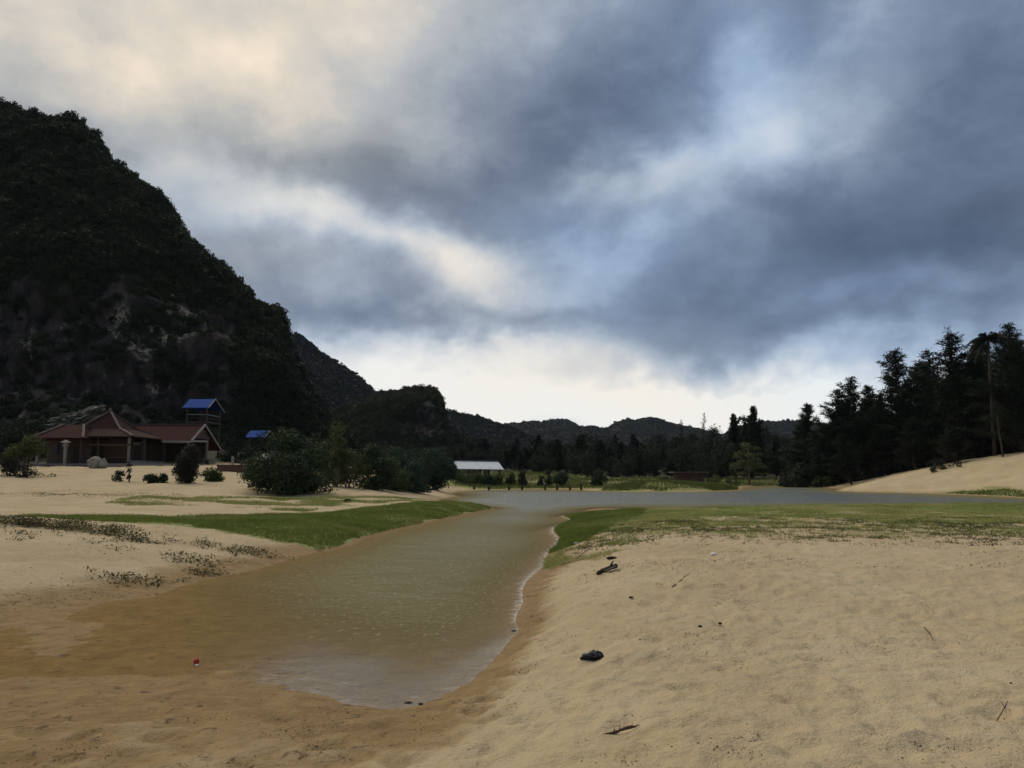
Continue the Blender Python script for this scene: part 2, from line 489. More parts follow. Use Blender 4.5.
def water_material():
    m = bpy.data.materials.new('lagoon_water'); m.use_nodes = True
    t = m.node_tree; t.nodes.clear(); k = NT(t)
    pos = k.n('ShaderNodeNewGeometry').outputs['Position']
    dep = k.attr('depth'); foam = k.attr('foam')
    mp = k.n('ShaderNodeMapping'); k.set(mp.inputs[0], pos); mp.inputs['Scale'].default_value = (1.0, 1.7, 1.0); mp.inputs['Rotation'].default_value = (0, 0, R(18))
    r1 = k.noise(mp.outputs[0], 2.6, 4, 0.6, 0.5); r2 = k.noise(mp.outputs[0], 9.0, 3, 0.6, 0.4); r3 = k.noise(mp.outputs[0], 0.5, 3, 0.5)
    h = k.m('MULTIPLY_ADD', r1, 1.0, k.m('MULTIPLY_ADD', r2, 0.38, k.m('MULTIPLY', r3, 1.8)))
    b = k.n('ShaderNodeBump'); b.inputs['Distance'].default_value = 0.2
    k.set(b.inputs['Strength'], k.m('MULTIPLY_ADD', k.smooth(dep, 0.03, 0.45), 0.6, 0.05))
    k.set(b.inputs['Height'], h)
    # suspended silt hides the bed with depth
    murk = k.m('SUBTRACT', 1.0, k.m('POWER', 2.718, k.m('MULTIPLY', k.m('MAXIMUM', dep, 0.0), -7.0)))
    silt_sparkle = k.ramp(dep, [(0.0, (0.27, 0.200, 0.085)), (0.12, (0.215, 0.172, 0.074)), (0.34, (0.165, 0.150, 0.078)), (0.9, (0.065, 0.076, 0.066))])
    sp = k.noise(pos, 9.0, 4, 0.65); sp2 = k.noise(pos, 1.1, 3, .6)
    silt_sparkle = k.mix(k.m('MULTIPLY', k.m('MULTIPLY', k.smooth(sp, 0.57, 0.70), k.smooth(sp2, .35, .65)), 0.6), silt_sparkle, (0.36, 0.33, 0.22))  # pale sparkles of the ripples, painted into the murky colour
    silt_sparkle = k.mix(k.m('MULTIPLY', k.smooth(k.noise(pos, 4.0, 4, .65), 0.55, 0.72), 0.35), silt_sparkle, (0.09, 0.085, 0.035))
    df = k.n('ShaderNodeBsdfDiffuse'); k.set(df.inputs[0], silt_sparkle)
    tp = k.n('ShaderNodeBsdfTransparent'); tp.inputs[0].default_value = (0.93, 0.90, 0.80, 1)
    body = k.n('ShaderNodeMixShader'); k.set(body.inputs[0], murk)
    t.links.new(tp.outputs[0], body.inputs[1]); t.links.new(df.outputs[0], body.inputs[2])
    gl = k.n('ShaderNodeBsdfGlossy'); gl.inputs['Roughness'].default_value = 0.12; gl.inputs[0].default_value = (0.84, 0.88, 0.9, 1)
    k.set(gl.inputs['Normal'], b.outputs[0])
    fr = k.n('ShaderNodeFresnel'); fr.inputs[0].default_value = 1.33; k.set(fr.inputs['Normal'], b.outputs[0])
    srf = k.n('ShaderNodeMixShader'); k.set(srf.inputs[0], k.m('MULTIPLY', fr.outputs[0], k.m('ADD', k.m('MULTIPLY_ADD', k.smooth(dep, .25, .9), .20, .05), k.m('MULTIPLY', k.smooth(k.m('ADD', k.attr('calm'), k.m('MULTIPLY', k.m('SUBTRACT', sp2, .5), .8)), .2, .9), .13))))
    t.links.new(body.outputs[0], srf.inputs[1]); t.links.new(gl.outputs[0], srf.inputs[2])
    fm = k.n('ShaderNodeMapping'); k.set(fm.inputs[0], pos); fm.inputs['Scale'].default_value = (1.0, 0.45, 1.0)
    fk = k.m('MULTIPLY', k.smooth(k.noise(fm.outputs[0], 11.0, 5, 0.7, .3), 0.54, 0.68), k.m('MULTIPLY', k.smooth(sp2, .18, .5), k.smooth(dep, .03, .12)))  # glints on the water, painted as pale diffuse flecks over the surface
    glint_paint = k.n('ShaderNodeBsdfDiffuse'); glint_paint.inputs[0].default_value = (0.42, 0.38, 0.26, 1)
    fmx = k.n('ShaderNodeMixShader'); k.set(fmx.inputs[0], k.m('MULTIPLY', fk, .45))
    t.links.new(srf.outputs[0], fmx.inputs[1]); t.links.new(glint_paint.outputs[0], fmx.inputs[2]); srf = fmx
    fd = k.n('ShaderNodeBsdfDiffuse'); fd.inputs[0].default_value = (0.72, 0.70, 0.66, 1)
    ff = k.smooth(k.m('ADD', foam, k.m('MULTIPLY', k.m('SUBTRACT', k.noise(pos, 5.0, 6, 0.75), 0.5), 2.2)), 0.35, 1.2)
    mx = k.n('ShaderNodeMixShader'); k.set(mx.inputs[0], k.m('MULTIPLY', ff, 0.55))
    t.links.new(srf.outputs[0], mx.inputs[1]); t.links.new(fd.outputs[0], mx.inputs[2])
    o = k.n('ShaderNodeOutputMaterial'); t.links.new(mx.outputs[0], o.inputs[0])
    return m


def rock_material(name, veg, base, pale, streak=0.5):
    m = bpy.data.materials.new(name); m.use_nodes = True
    k = NT(m.node_tree); bs = m.node_tree.nodes['Principled BSDF']
    pos = k.n('ShaderNodeNewGeometry').outputs['Position']
    mp = k.n('ShaderNodeMapping'); k.set(mp.inputs[0], pos); mp.inputs['Scale'].default_value = (1, 1, 0.45)
    n1 = k.noise(mp.outputs[0], 0.07, 6, 0.62, 0.5); n2 = k.noise(mp.outputs[0], 0.35, 5, 0.65); n3 = k.noise(pos, 1.2, 4, 0.6)
    c = k.ramp(n2, [(0.34, tuple(x * 0.18 for x in base)), (0.5, tuple(x * .7 for x in base)), (0.68, tuple(x * 1.5 for x in base))])
    pm = k.m('MULTIPLY', k.smooth(n1, 0.53, 0.62), k.m('MULTIPLY', k.smooth(n3, 0.42, 0.6), k.smooth(n2, .45, .58)))
    c = k.mix(k.m('MULTIPLY', pm, streak), c, pale)
    rk = k.attr('rock')
    vc = k.ramp(n3, [(0.3, tuple(x * 0.5 for x in veg)), (0.7, veg)])
    c = k.mix(k.smooth(k.m('ADD', rk, k.m('MULTIPLY', k.m('SUBTRACT', n2, 0.5), 1.0)), 0.3, 0.6), vc, c)
    k.set(bs.inputs['Base Color'], c)
    bs.inputs['Roughness'].default_value = 0.95; bs.inputs['Specular IOR Level'].default_value = 0.1
    b = k.n('ShaderNodeBump'); b.inputs['Strength'].default_value = 0.8; b.inputs['Distance'].default_value = 1.2
    k.set(b.inputs['Height'], k.m('ADD', n2, k.m('MULTIPLY', n3, 0.4)))
    k.set(bs.inputs['Normal'], b.outputs[0])
    return m


# ------------------------------------------------------------------ terrain (thin-plate surface through surveyed heights)
def polar(p):
    return math.atan2(p[0], p[1]), math.log(math.hypot(p[0], p[1]))


CTRL = []


def cz(px, py, d):            # seen point on the land at depth d
    p = at(px, py, d); CTRL.append((*polar(p), p[2]))


def cw(px, py):               # seen point on the waterline
    p = gz(px, py, 0.0); CTRL.append((*polar(p), 0.0))


def ch(px, d, z):             # height by depth
    x = (px - 512) / FPX * d * math.cos(PITCH)
    CTRL.append((*polar((x, d)), z))


# waterline of the inlet: right bank, tip, near left edge
for a in ((424, 704), (468, 682), (499, 656), (518, 630), (523, 602), (526, 582), (543, 566), (552, 549), (553, 532), (562, 516), (590, 509)):
    cw(*a)
for a in ((370, 706), (310, 693), (255, 682), (235, 670), (150, 661), (60, 658), (-40, 656), (-160, 652)):
    cw(*a)
# waterline of the left bank and the grass spit
for a in ((494, 508), (478, 512), (448, 518), (402, 528), (362, 539), (330, 550), (275, 564), (200, 581), (100, 604), (0, 630), (-120, 640)):
    cw(*a)
# bed
for px, d, z in ((400, 12, -.16), (330, 13, -.14), (250, 12.5, -.055), (150, 10.5, -.018), (50, 9.9, .004), (200, 13.5, -.02), (100, 11.6, .004), (40, 9.3, -.010), (110, 9.25, -.012), (180, 9.1, -.014), (440, 18, -.30), (350, 18, -.2), (480, 26, -.45), (430, 26, -.3),
                 (520, 38, -.6), (512, 45, -.6), (530, 47, -.7), (545, 44, -.4), (520, 50, -.8), (500, 53, -.6), (540, 60, -1.0), (480, 60, -.8), (600, 75, -1.2), (800, 62, -.9), (1000, 56, -.7), (700, 62, -1.0), (1150, 58, -.6), (480, 85, -.5), (560, 90, -.6), (770, 104, -.8), (380, 9.6, -.06), (450, 9.9, -.07)):
    ch(px, d, z)
# near sand
for px, d, z in ((0, 7.2, .05), (150, 7.2, .06), (300, 7.0, .06), (420, 6.6, .10), (0, 5, .12), (200, 5, .12), (400, 4.8, .18), (512, 5.2, .28), (512, 7.4, .20), (540, 9.5, .20), (560, 12, .24), (570, 16, .22),
                 (-200, 5, .15), (512, 2.2, .46), (100, 2.2, .35), (900, 2.2, .54), (512, 1.0, .5), (0, 1, .45), (1024, 1, .5)):
    ch(px, d, z)
# right plateau and its crest
for px, d, z in ((640, 5, .46), (800, 5, .52), (1000, 5, .54), (620, 8, .44), (760, 9, .52), (1000, 9, .56), (600, 14, .42), (700, 16, .52), (900, 16, .56), (1100, 16, .6),
                 (580, 22, .22), (620, 24, .40), (720, 26, .50), (900, 27, .54), (1100, 28, .58), (580, 32, .2), (620, 35, .42), (700, 37, .5), (820, 39, .52), (940, 40, .54), (1050, 41, .56), (1200, 41, .5),
                 (620, 43, .05), (720, 45, .10), (850, 47, .12), (1000, 48, .15), (1150, 49, .2), (700, 51, -.35), (900, 53, -.35), (1080, 53, -.3)):
    ch(px, d, z)
# left bank: dune, hollow with turf, sand rising to the house
for a in ((0, 522, 20), (60, 524, 21), (115, 528, 22), (165, 533, 22.5), (215, 540, 22), (262, 548, 21.5), (-100, 520, 20), (0, 575, 14), (90, 568, 15.5), (190, 558, 18), (255, 555, 19.5),
          (60, 517, 27), (130, 518.5, 28), (200, 520, 29), (270, 524, 28), (330, 530, 26), (0, 514, 28), (-100, 513, 28), (320, 520, 31), (380, 517, 34), (430, 510, 40), (330, 512, 38), (300, 514, 36),
          (0, 503, 37), (100, 503, 38), (200, 503, 40), (290, 504, 42), (370, 503, 44), (430, 501, 50), (0, 489, 46), (100, 489, 48), (200, 489, 50), (270, 495, 50), (330, 494, 52), (400, 496, 55),
          (-80, 475, 60), (0, 477, 59), (60, 477, 60), (120, 476, 61), (190, 478, 61), (250, 482, 60), (300, 486, 58), (350, 488, 62), (400, 491, 66), (440, 493, 74),
          (-60, 466, 73), (40, 467, 73), (100, 467.5, 74), (180, 467, 74), (235, 472, 73), (290, 473, 76), (350, 477, 78), (420, 487, 84)):
    cz(*a)
for px, d, z in ((0, 85, 3.0), (100, 85, 3.0), (200, 88, 3.1), (270, 95, 3.0), (0, 110, 5), (150, 110, 5), (250, 115, 4.5), (330, 110, 2.8), (400, 105, 1.6), (440, 100, .7), (-200, 80, 3.5), (-300, 40, 2), (-300, 20, 1.0), (-300, 110, 6)):
    ch(px, d, z)
# far shore, flats under the forest, islet, right dune
for a in ((460, 491), (500, 489.5), (560, 489), (600, 488.8), (760, 486.2), (800, 486.5)):
    cw(*a)
for px, d, z in ((470, 118, .5), (520, 118, .4), (600, 120, .4), (700, 136, .35), (800, 140, .5), (470, 135, 1.0), (520, 145, 2.1), (580, 140, 1.0), (700, 155, .8), (820, 150, 1.0),
                 (480, 170, 2.4), (600, 175, 1.6), (720, 180, 1.6), (850, 175, 2.0), (350, 150, 4), (420, 170, 3.4), (100, 150, 8), (-200, 150, 9), (250, 170, 6)):
    ch(px, d, z)
for a in ((612, 491.3), (660, 491.8), (720, 490.6), (740, 488.5)):
    cw(*a)
for px, d, z in ((650, 95, 1.0), (690, 97, .85), (725, 101, .35), (615, 96, .4), (660, 106, .5), (720, 112, .4), (690, 118, .5), (640, 112, .4)):
    ch(px, d, z)
for a in ((848, 489.5), (900, 492.8), (960, 494.6), (1024, 497.5), (1120, 500)):
    cw(*a)
for a in ((860, 484, 98), (900, 476.5, 97), (945, 469, 96), (985, 461.5, 94), (1024, 456, 92), (1120, 450, 90), (960, 485, 86), (1024, 487, 78)):
    cz(*a)
for px, d, z in ((860, 118, 1.2), (930, 120, 3.0), (1024, 120, 4.6), (1150, 120, 5.5), (930, 160, 3.5), (1060, 170, 5), (1250, 100, 5.5), (1250, 70, 3)):
    ch(px, d, z)
for px in range(-300, 1400, 170):
    for d, z in ((260, 5), (500, 6), (1200, 8), (3500, 10)):
        ch(px, d, z)

CT = np.array(CTRL)


def tps_fit(C, lam=2e-4):
    P = C[:, :2] * np.array([1.6, 1.0]); n = len(P)
    D = np.linalg.norm(P[:, None] - P[None], axis=2)
    K = np.where(D > 0, D * D * np.log(D + 1e-12), 0) + lam * np.eye(n)
    Q = np.c_[np.ones(n), P]
    A = np.block([[K, Q], [Q.T, np.zeros((3, 3))]])
    w = np.linalg.solve(A, np.r_[C[:, 2], 0, 0, 0])
    return P, w


TP, TW = tps_fit(CT)


def tps(th, lr):
    P = np.stack([th * 1.6, lr], -1).reshape(-1, 2)
    out = np.empty(len(P))
    for s in range(0, len(P), 20000):
        q = P[s:s + 20000]
        D2 = (q[:, None, 0] - TP[None, :, 0]) ** 2 + (q[:, None, 1] - TP[None, :, 1]) ** 2
        out[s:s + 20000] = (0.5 * D2 * np.log(D2 + 1e-18)) @ TW[:len(TP)] + TW[len(TP)] + q @ TW[len(TP) + 1:]
    return out.reshape(np.shape(th))


def base_height(x, y):
    th = np.arctan2(x, y); lr = np.log(np.maximum(np.hypot(x, y), 1.0))
    tc = np.clip(th, -0.95, 0.85)
    z = tps(tc, np.clip(lr, 0, 8.1))
    k = sstep(np.abs(th), 0.95, 1.5)
    return z * (1 - k) + (0.55 + 0.25 * np.clip(lr, 0, 6)) * k


def height(x, y):
    x = np.asarray(x, float); y = np.asarray(y, float)
    z = base_height(x, y)
    r = np.hypot(x, y)
    dryk = sstep(z, 0.03, 0.40)
    amp = 0.045 + 0.10 * sstep(r, 25, 60)
    z = z + dryk * amp * fbm(x * 0.7, y * 0.7, oct=3, seed=3)
    # trampled lumps close by, ripples of the damp flat
    near = 1 - sstep(r, 26, 45)
    z = z + near * (dryk * 0.027 + .007) * (fbm(x * 2.6, y * 2.6, oct=4, seed=9) - .8 * np.abs(fbm(x * 4.1, y * 4.1, oct=3, seed=12)))
    z = z + near * sstep(z, -0.01, .05) * (1 - dryk) * 0.022 * fbm(x * 2.2, y * 4.5, oct=3, seed=21)
    return z


def in_poly(px, py, poly):
    inside = np.zeros(np.shape(px), bool)
    n = len(poly)
    for i in range(n):
        x0, y0 = poly[i]; x1, y1 = poly[(i + 1) % n]
        c = ((y0 > py) != (y1 > py)) & (px < (x1 - x0) * (py - y0) / (y1 - y0 + 1e-12) + x0)
        inside ^= c
    return inside


def plan(pts):                 # pixel + depth -> plan positions
    return [((px - 512) / FPX * d * math.cos(PITCH), d) for px, d in pts]


def soft_poly(x, y, poly, soft):
    """1 inside, falling to 0 over soft metres outside"""
    ins = in_poly(x, y, poly)
    dm = np.full(np.shape(x), 1e9)
    for i in range(len(poly)):
        a = np.array(poly[i]); b = np.array(poly[(i + 1) % len(poly)]); ab = b - a
        t = np.clip(((x - a[0]) * ab[0] + (y - a[1]) * ab[1]) / (ab @ ab + 1e-9), 0, 1)
        dm = np.minimum(dm, np.hypot(x - a[0] - t * ab[0], y - a[1] - t * ab[1]))
    return np.where(ins, 1.0, np.clip(1 - dm / soft, 0, 1))


# lush turf: the spit on the left and the nose of the right bank; thin turf on the right bank
TURF_SPIT = plan([(20, 25.5), (110, 25.5), (190, 25.8), (245, 24.0), (285, 22.8), (318, 22.4), (332, 22.0), (362, 25.8), (402, 31), (448, 38.5), (478, 44), (494, 48.5), (470, 49), (430, 46), (360, 39.5), (280, 35), (180, 30.8), (90, 28.6), (20, 27)])
TURF_NOSE = plan([(562, 40), (553, 33), (548, 28), (540, 24.5), (556, 22.5), (590, 24.5), (615, 27.5), (640, 31), (650, 36), (625, 41)])
TURF_TONGUE = plan([(545, 21.2), (560, 21.5), (590, 23.5), (610, 26), (595, 26), (570, 23.6)])
TURF_RIGHT = plan([(575, 22.5), (640, 21), (720, 20), (800, 19.5), (950, 19.5), (1150, 20), (1200, 44), (1000, 44), (850, 43), (700, 41), (600, 40)])
TURF_BACK = plan([(100, 37), (200, 37.5), (300, 38), (420, 46), (440, 52), (350, 50), (250, 46), (120, 41)])
TURF_FAR = plan([(455, 102), (520, 104), (600, 105), (700, 118), (760, 126), (850, 126), (850, 165), (700, 165), (560, 165), (490, 160), (450, 130)])
TURF_ISLE = plan([(596, 93), (660, 91), (735, 96), (760, 106), (700, 118), (620, 104)])
TURF_DUNE = plan([(935, 82), (970, 77), (1024, 69), (1130, 63), (1150, 70), (1024, 75), (980, 81)])


def turf_at(x, y):
    f = np.zeros(np.shape(x))
    wob = fbm(x * 0.45, y * 0.45, oct=3, seed=33) * 1.2
    xx = x + wob; yy = y + wob
    for poly, soft, a in ((TURF_SPIT, .5, 1), (TURF_NOSE, .8, 1), (TURF_TONGUE, .3, .9), (TURF_RIGHT, 2, .60 * (.35 + .65 * sstep(np.asarray(y), 20, 34))), (TURF_BACK, 4, .38), (TURF_FAR, 5, .95), (TURF_ISLE, 2, 1), (TURF_DUNE, 2, .85)):
        w2 = 1.0 if soft > 1 else .35
        f = np.maximum(f, a * soft_poly(x + wob * w2, y + wob * w2, poly, soft))
    return f


def make_ground():
    th_f = np.linspace(-0.70, 0.70, 760)
    side = np.linspace(0.70, math.pi, 46)[1:]
    th = np.r_[-side[::-1], th_f, side[:-1]]
    lr = np.r_[np.log(np.linspace(0.7, 4.0, 12)[:-1]), np.linspace(math.log(4.0), math.log(130), 470)[:-1], np.linspace(math.log(130), math.log(1800), 36)]
    T, L = np.meshgrid(th, lr)
    r = np.exp(L)
    X, Y = r * np.sin(T), r * np.cos(T)
    Z = height(X, Y)
    # footprints: shallow dents with a soft rim on the trodden right bank
    front = (np.abs(T) < 0.72) & (r < 24)
    iy, ix = np.nonzero(front)
    fx, fy, fz = X[front], Y[front], Z[front]
    order = np.argsort(fy)
    fx, fy, fz = fx[order], fy[order], fz[order]
    dents = []
    for i in range(1700):
        d = 3.5 + 17 * random.random() ** 0.8; x = random.uniform(-0.05, 0.68) * d
        dents.append((x, d))
    for w in range(9):        # walked lines
        x, d = random.uniform(0.3, 7), random.uniform(4, 15); a = random.uniform(0, 6.28)
        for s in range(14):
            dents.append((x + math.cos(a) * s * .62 + (s % 2) * .22 * math.sin(a), d + math.sin(a) * s * .62 - (s % 2) * .22 * math.cos(a)))
            a += random.uniform(-.12, .12)
    for i in range(160):
        d = random.uniform(4.2, 8.0); dents.append((random.uniform(-0.66, 0.0) * d, d))
    dz = np.zeros_like(fx)
    for x, d in dents:
        if base_height(np.array([x]), np.array([d]))[0] < 0.06: continue
        lo, hi = np.searchsorted(fy, (d - .35, d + .35))
        a = random.uniform(0, 3.14); ca, sa = math.cos(a), math.sin(a)
        ux, uy = fx[lo:hi] - x, fy[lo:hi] - d
        q = ((ux * ca + uy * sa) / random.uniform(.13, .19)) ** 2 + ((-ux * sa + uy * ca) / random.uniform(.08, .12)) ** 2
        dz[lo:hi] += random.uniform(.4, 1.0) * (-0.024 * np.exp(-q) + 0.009 * np.exp(-(np.sqrt(q) - 1.5) ** 2 * 4))
    fz = fz + np.maximum(dz, -0.034)
    tmp = np.empty_like(fz); tmp[order] = fz
    Z[front] = tmp
    zb = Z
    wet = 1 - sstep(zb + 0.05 * fbm(X * 0.5, Y * 0.9, oct=3, seed=40), 0.015, 0.30)
    wet = np.where(r > 60, wet * 0.5, wet)
    turf = turf_at(X, Y) * sstep(Z, 0.0, .06)
    forest = np.clip(sstep(r, 118, 150) * (1 - turf) * (1 - soft_poly(X, Y, plan([(830, 85), (880, 130), (1200, 130), (1200, 60)]), 3)), 0, 1)
    forest = np.maximum(forest, sstep(r, 92, 105) * sstep(-T, .18, .25))
    H, Wd = T.shape
    idx = np.arange(H * Wd).reshape(H, Wd)
    nx = np.roll(idx, -1, axis=1)
    F = np.stack([idx[:-1], nx[:-1], nx[1:], idx[1:]], -1).reshape(-1, 4)[:, ::-1]
    V = np.stack([X, Y, Z], -1).reshape(-1, 3)
    # close the centre
    me = np_mesh('ground', V, F, M['sand'], True, dict(wet=wet.ravel(), turf=turf.ravel(), forest=forest.ravel()))
    o = link('ground', me)
    tag(o, 'pale tan beach sand, damp and brown beside the water', 'sand', kind='structure')
    # water: a level sheet over the basin that knows its real depth
    rows = np.nonzero((r[:, 0] > 3.5) & (r[:, 0] < 175))[0]
    cols = np.nonzero(np.abs(th) < 1.0)[0]
    sub = np.ix_(rows, cols)
    Xw, Yw, dep = X[sub], Y[sub], -Z[sub]
    side_k = sstep(Xw + 1.8 - 0.05 * Yw, -0.4, .6) * sstep(Yw, 9.0, 12.5) * (1 - sstep(Yw, 38, 46)) * (1 - 0)
    foam = np.exp(-(np.maximum(dep, 0) / 0.025)) * side_k * 0.55 + 0.5 * np.exp(-(np.maximum(dep, 0) / 0.09)) * side_k + 0.45 * np.exp(-(np.maximum(dep, 0) / 0.05)) * sstep(Xw, -4.2, -2.2) * (1 - sstep(Yw, 9.5, 11.5))
    Vw = np.stack([Xw, Yw, np.zeros_like(Xw)], -1).reshape(-1, 3)
    hh, ww = Xw.shape
    iw = np.arange(hh * ww).reshape(hh, ww)
    Fw = np.stack([iw[:-1, :-1], iw[:-1, 1:], iw[1:, 1:], iw[1:, :-1]], -1).reshape(-1, 4)[:, ::-1]
    keep = (dep.ravel()[Fw] > -0.25).any(axis=1)
    Fw = Fw[keep]
    used = np.unique(Fw); rm = np.full(hh * ww, -1); rm[used] = np.arange(len(used))
    calm = sstep(-Yw, -12.5, -9.2) * sstep(Xw, -4.2, -1.8) * (1 - sstep(dep, .02, .10))
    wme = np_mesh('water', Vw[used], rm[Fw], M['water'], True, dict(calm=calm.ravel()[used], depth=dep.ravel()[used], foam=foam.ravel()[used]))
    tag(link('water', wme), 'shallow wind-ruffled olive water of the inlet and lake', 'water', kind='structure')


M['sand'] = sand_material()
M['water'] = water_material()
make_ground()


def gh(x, y):
    return float(height(np.array([x]), np.array([y]))[0])


def spot(px, d, dz=0.0):
    x = (px - 512) / FPX * d * math.cos(PITCH)
    return (x, d, gh(x, d) + dz)


# ------------------------------------------------------------------ leaf clouds
def leaf_quads(P, N, size, aspect=2.0, rs=None):
    """rhombic leaves at P, facing N, of length size"""
    rs = rs or rng
    n = len(P)
    N = N / (np.linalg.norm(N, axis=1, keepdims=True) + 1e-9)
    t = rs.normal(size=(n, 3)); t -= N * (t * N).sum(1, keepdims=True)
    t /= np.linalg.norm(t, axis=1, keepdims=True) + 1e-9
    b = np.cross(N, t)
    s = np.asarray(size).reshape(-1, 1) * rs.uniform(.7, 1.3, (n, 1))
    V = np.stack([P - t * s * .5, P + b * s * .5 / aspect + N * s * .08, P + t * s * .5, P - b * s * .5 / aspect + N * s * .08], 1).reshape(-1, 3)
    F = np.arange(n * 4).reshape(n, 4)
    return V, F


def clump_points(centres, radii, per, rs=None, flat=1.0):
    rs = rs or rng
    P, N = [], []
    for c, r in zip(centres, radii):
        n = max(3, int(per * r * r))
        d = rs.normal(size=(n, 3)); d[:, 2] = np.abs(d[:, 2]) * 1.0 - 0.35
        d /= np.linalg.norm(d, axis=1, keepdims=True)
        rr = r * rs.uniform(.55, 1.08, (n, 1))
        P.append(np.asarray(c) + d * rr * np.array([1, 1, flat]))
        N.append(d + rs.normal(size=(n, 3)) * .55)
    return np.concatenate(P), np.concatenate(N)


def proto_canopy(name, mat, n_cl, R0, leaf, per, seed, tall=1.0):
    rs = np.random.default_rng(seed)
    c = rs.normal(size=(n_cl, 3)); c /= np.linalg.norm(c, axis=1, keepdims=True)
    c *= rs.uniform(.25, .8, (n_cl, 1)) * R0
    c[:, 2] = np.abs(c[:, 2]) * tall
    rad = rs.uniform(.28, .5, n_cl) * R0
    P, N = clump_points(c, rad, per, rs)
    V, F = leaf_quads(P, N, leaf, 1.7, rs)
    return np_mesh(name, V, F, mat)


def gn_scatter(name, pts, rot, scl, protos, label, cat):
    me = bpy.data.meshes.new(name)
    me.from_pydata([tuple(p) for p in pts], [], [])
    for nm, ty, arr in (('rot', 'FLOAT_VECTOR', rot), ('scl', 'FLOAT_VECTOR', scl)):
        a = me.attributes.new(nm, ty, 'POINT')
        a.data.foreach_set('vector', np.asarray(arr, np.float32).ravel())
    o = link(name, me)
    pc = bpy.data.collections.new(name + '_kinds')
    for i, p in enumerate(protos):
        pc.objects.link(bpy.data.objects.new('%s_kind' % name, p))
    g = bpy.data.node_groups.new(name + '_scatter', 'GeometryNodeTree')
    g.interface.new_socket('Geometry', in_out='INPUT', socket_type='NodeSocketGeometry')
    g.interface.new_socket('Geometry', in_out='OUTPUT', socket_type='NodeSocketGeometry')
    gi, go = g.nodes.new('NodeGroupInput'), g.nodes.new('NodeGroupOutput')
    ip = g.nodes.new('GeometryNodeInstanceOnPoints')
    ci = g.nodes.new('GeometryNodeCollectionInfo')
    ci.inputs['Collection'].default_value = pc
    ci.inputs['Separate Children'].default_value = True
    ci.inputs['Reset Children'].default_value = True
    ip.inputs['Pick Instance'].default_value = True
    rv = g.nodes.new('FunctionNodeRandomValue'); rv.data_type = 'INT'
    for s in rv.inputs:
        if s.enabled and s.name == 'Min': s.default_value = 0
        if s.enabled and s.name == 'Max': s.default_value = len(protos) - 1
    outi = [s for s in rv.outputs if s.enabled][0]
    for nm, sock in (('rot', 'Rotation'), ('scl', 'Scale')):
        na = g.nodes.new('GeometryNodeInputNamedAttribute'); na.data_type = 'FLOAT_VECTOR'
        na.inputs['Name'].default_value = nm
        ou = [s for s in na.outputs if s.enabled][0]
        g.links.new(ou, ip.inputs[sock])
    g.links.new(outi, ip.inputs['Instance Index'])
    g.links.new(gi.outputs[0], ip.inputs['Points'])
    g.links.new(ci.outputs[0], ip.inputs['Instance'])
    g.links.new(ip.outputs[0], go.inputs[0])
    md = o.modifiers.new('scatter', 'NODES'); md.node_group = g
    return tag(o, label, cat, kind='stuff')


CAN = [proto_canopy('canopy_crown', M['canopy'], 14, 2.3, 0.62, 30, 100 + i, [1.0, 1.3, .8, 1.6][i]) for i in range(4)]
CANF = [proto_canopy('far_canopy_crown', M['canopy_far'], 9, 3.2, 1.5, 7, 200 + i, [1.0, 1.25, .8][i]) for i in range(3)]


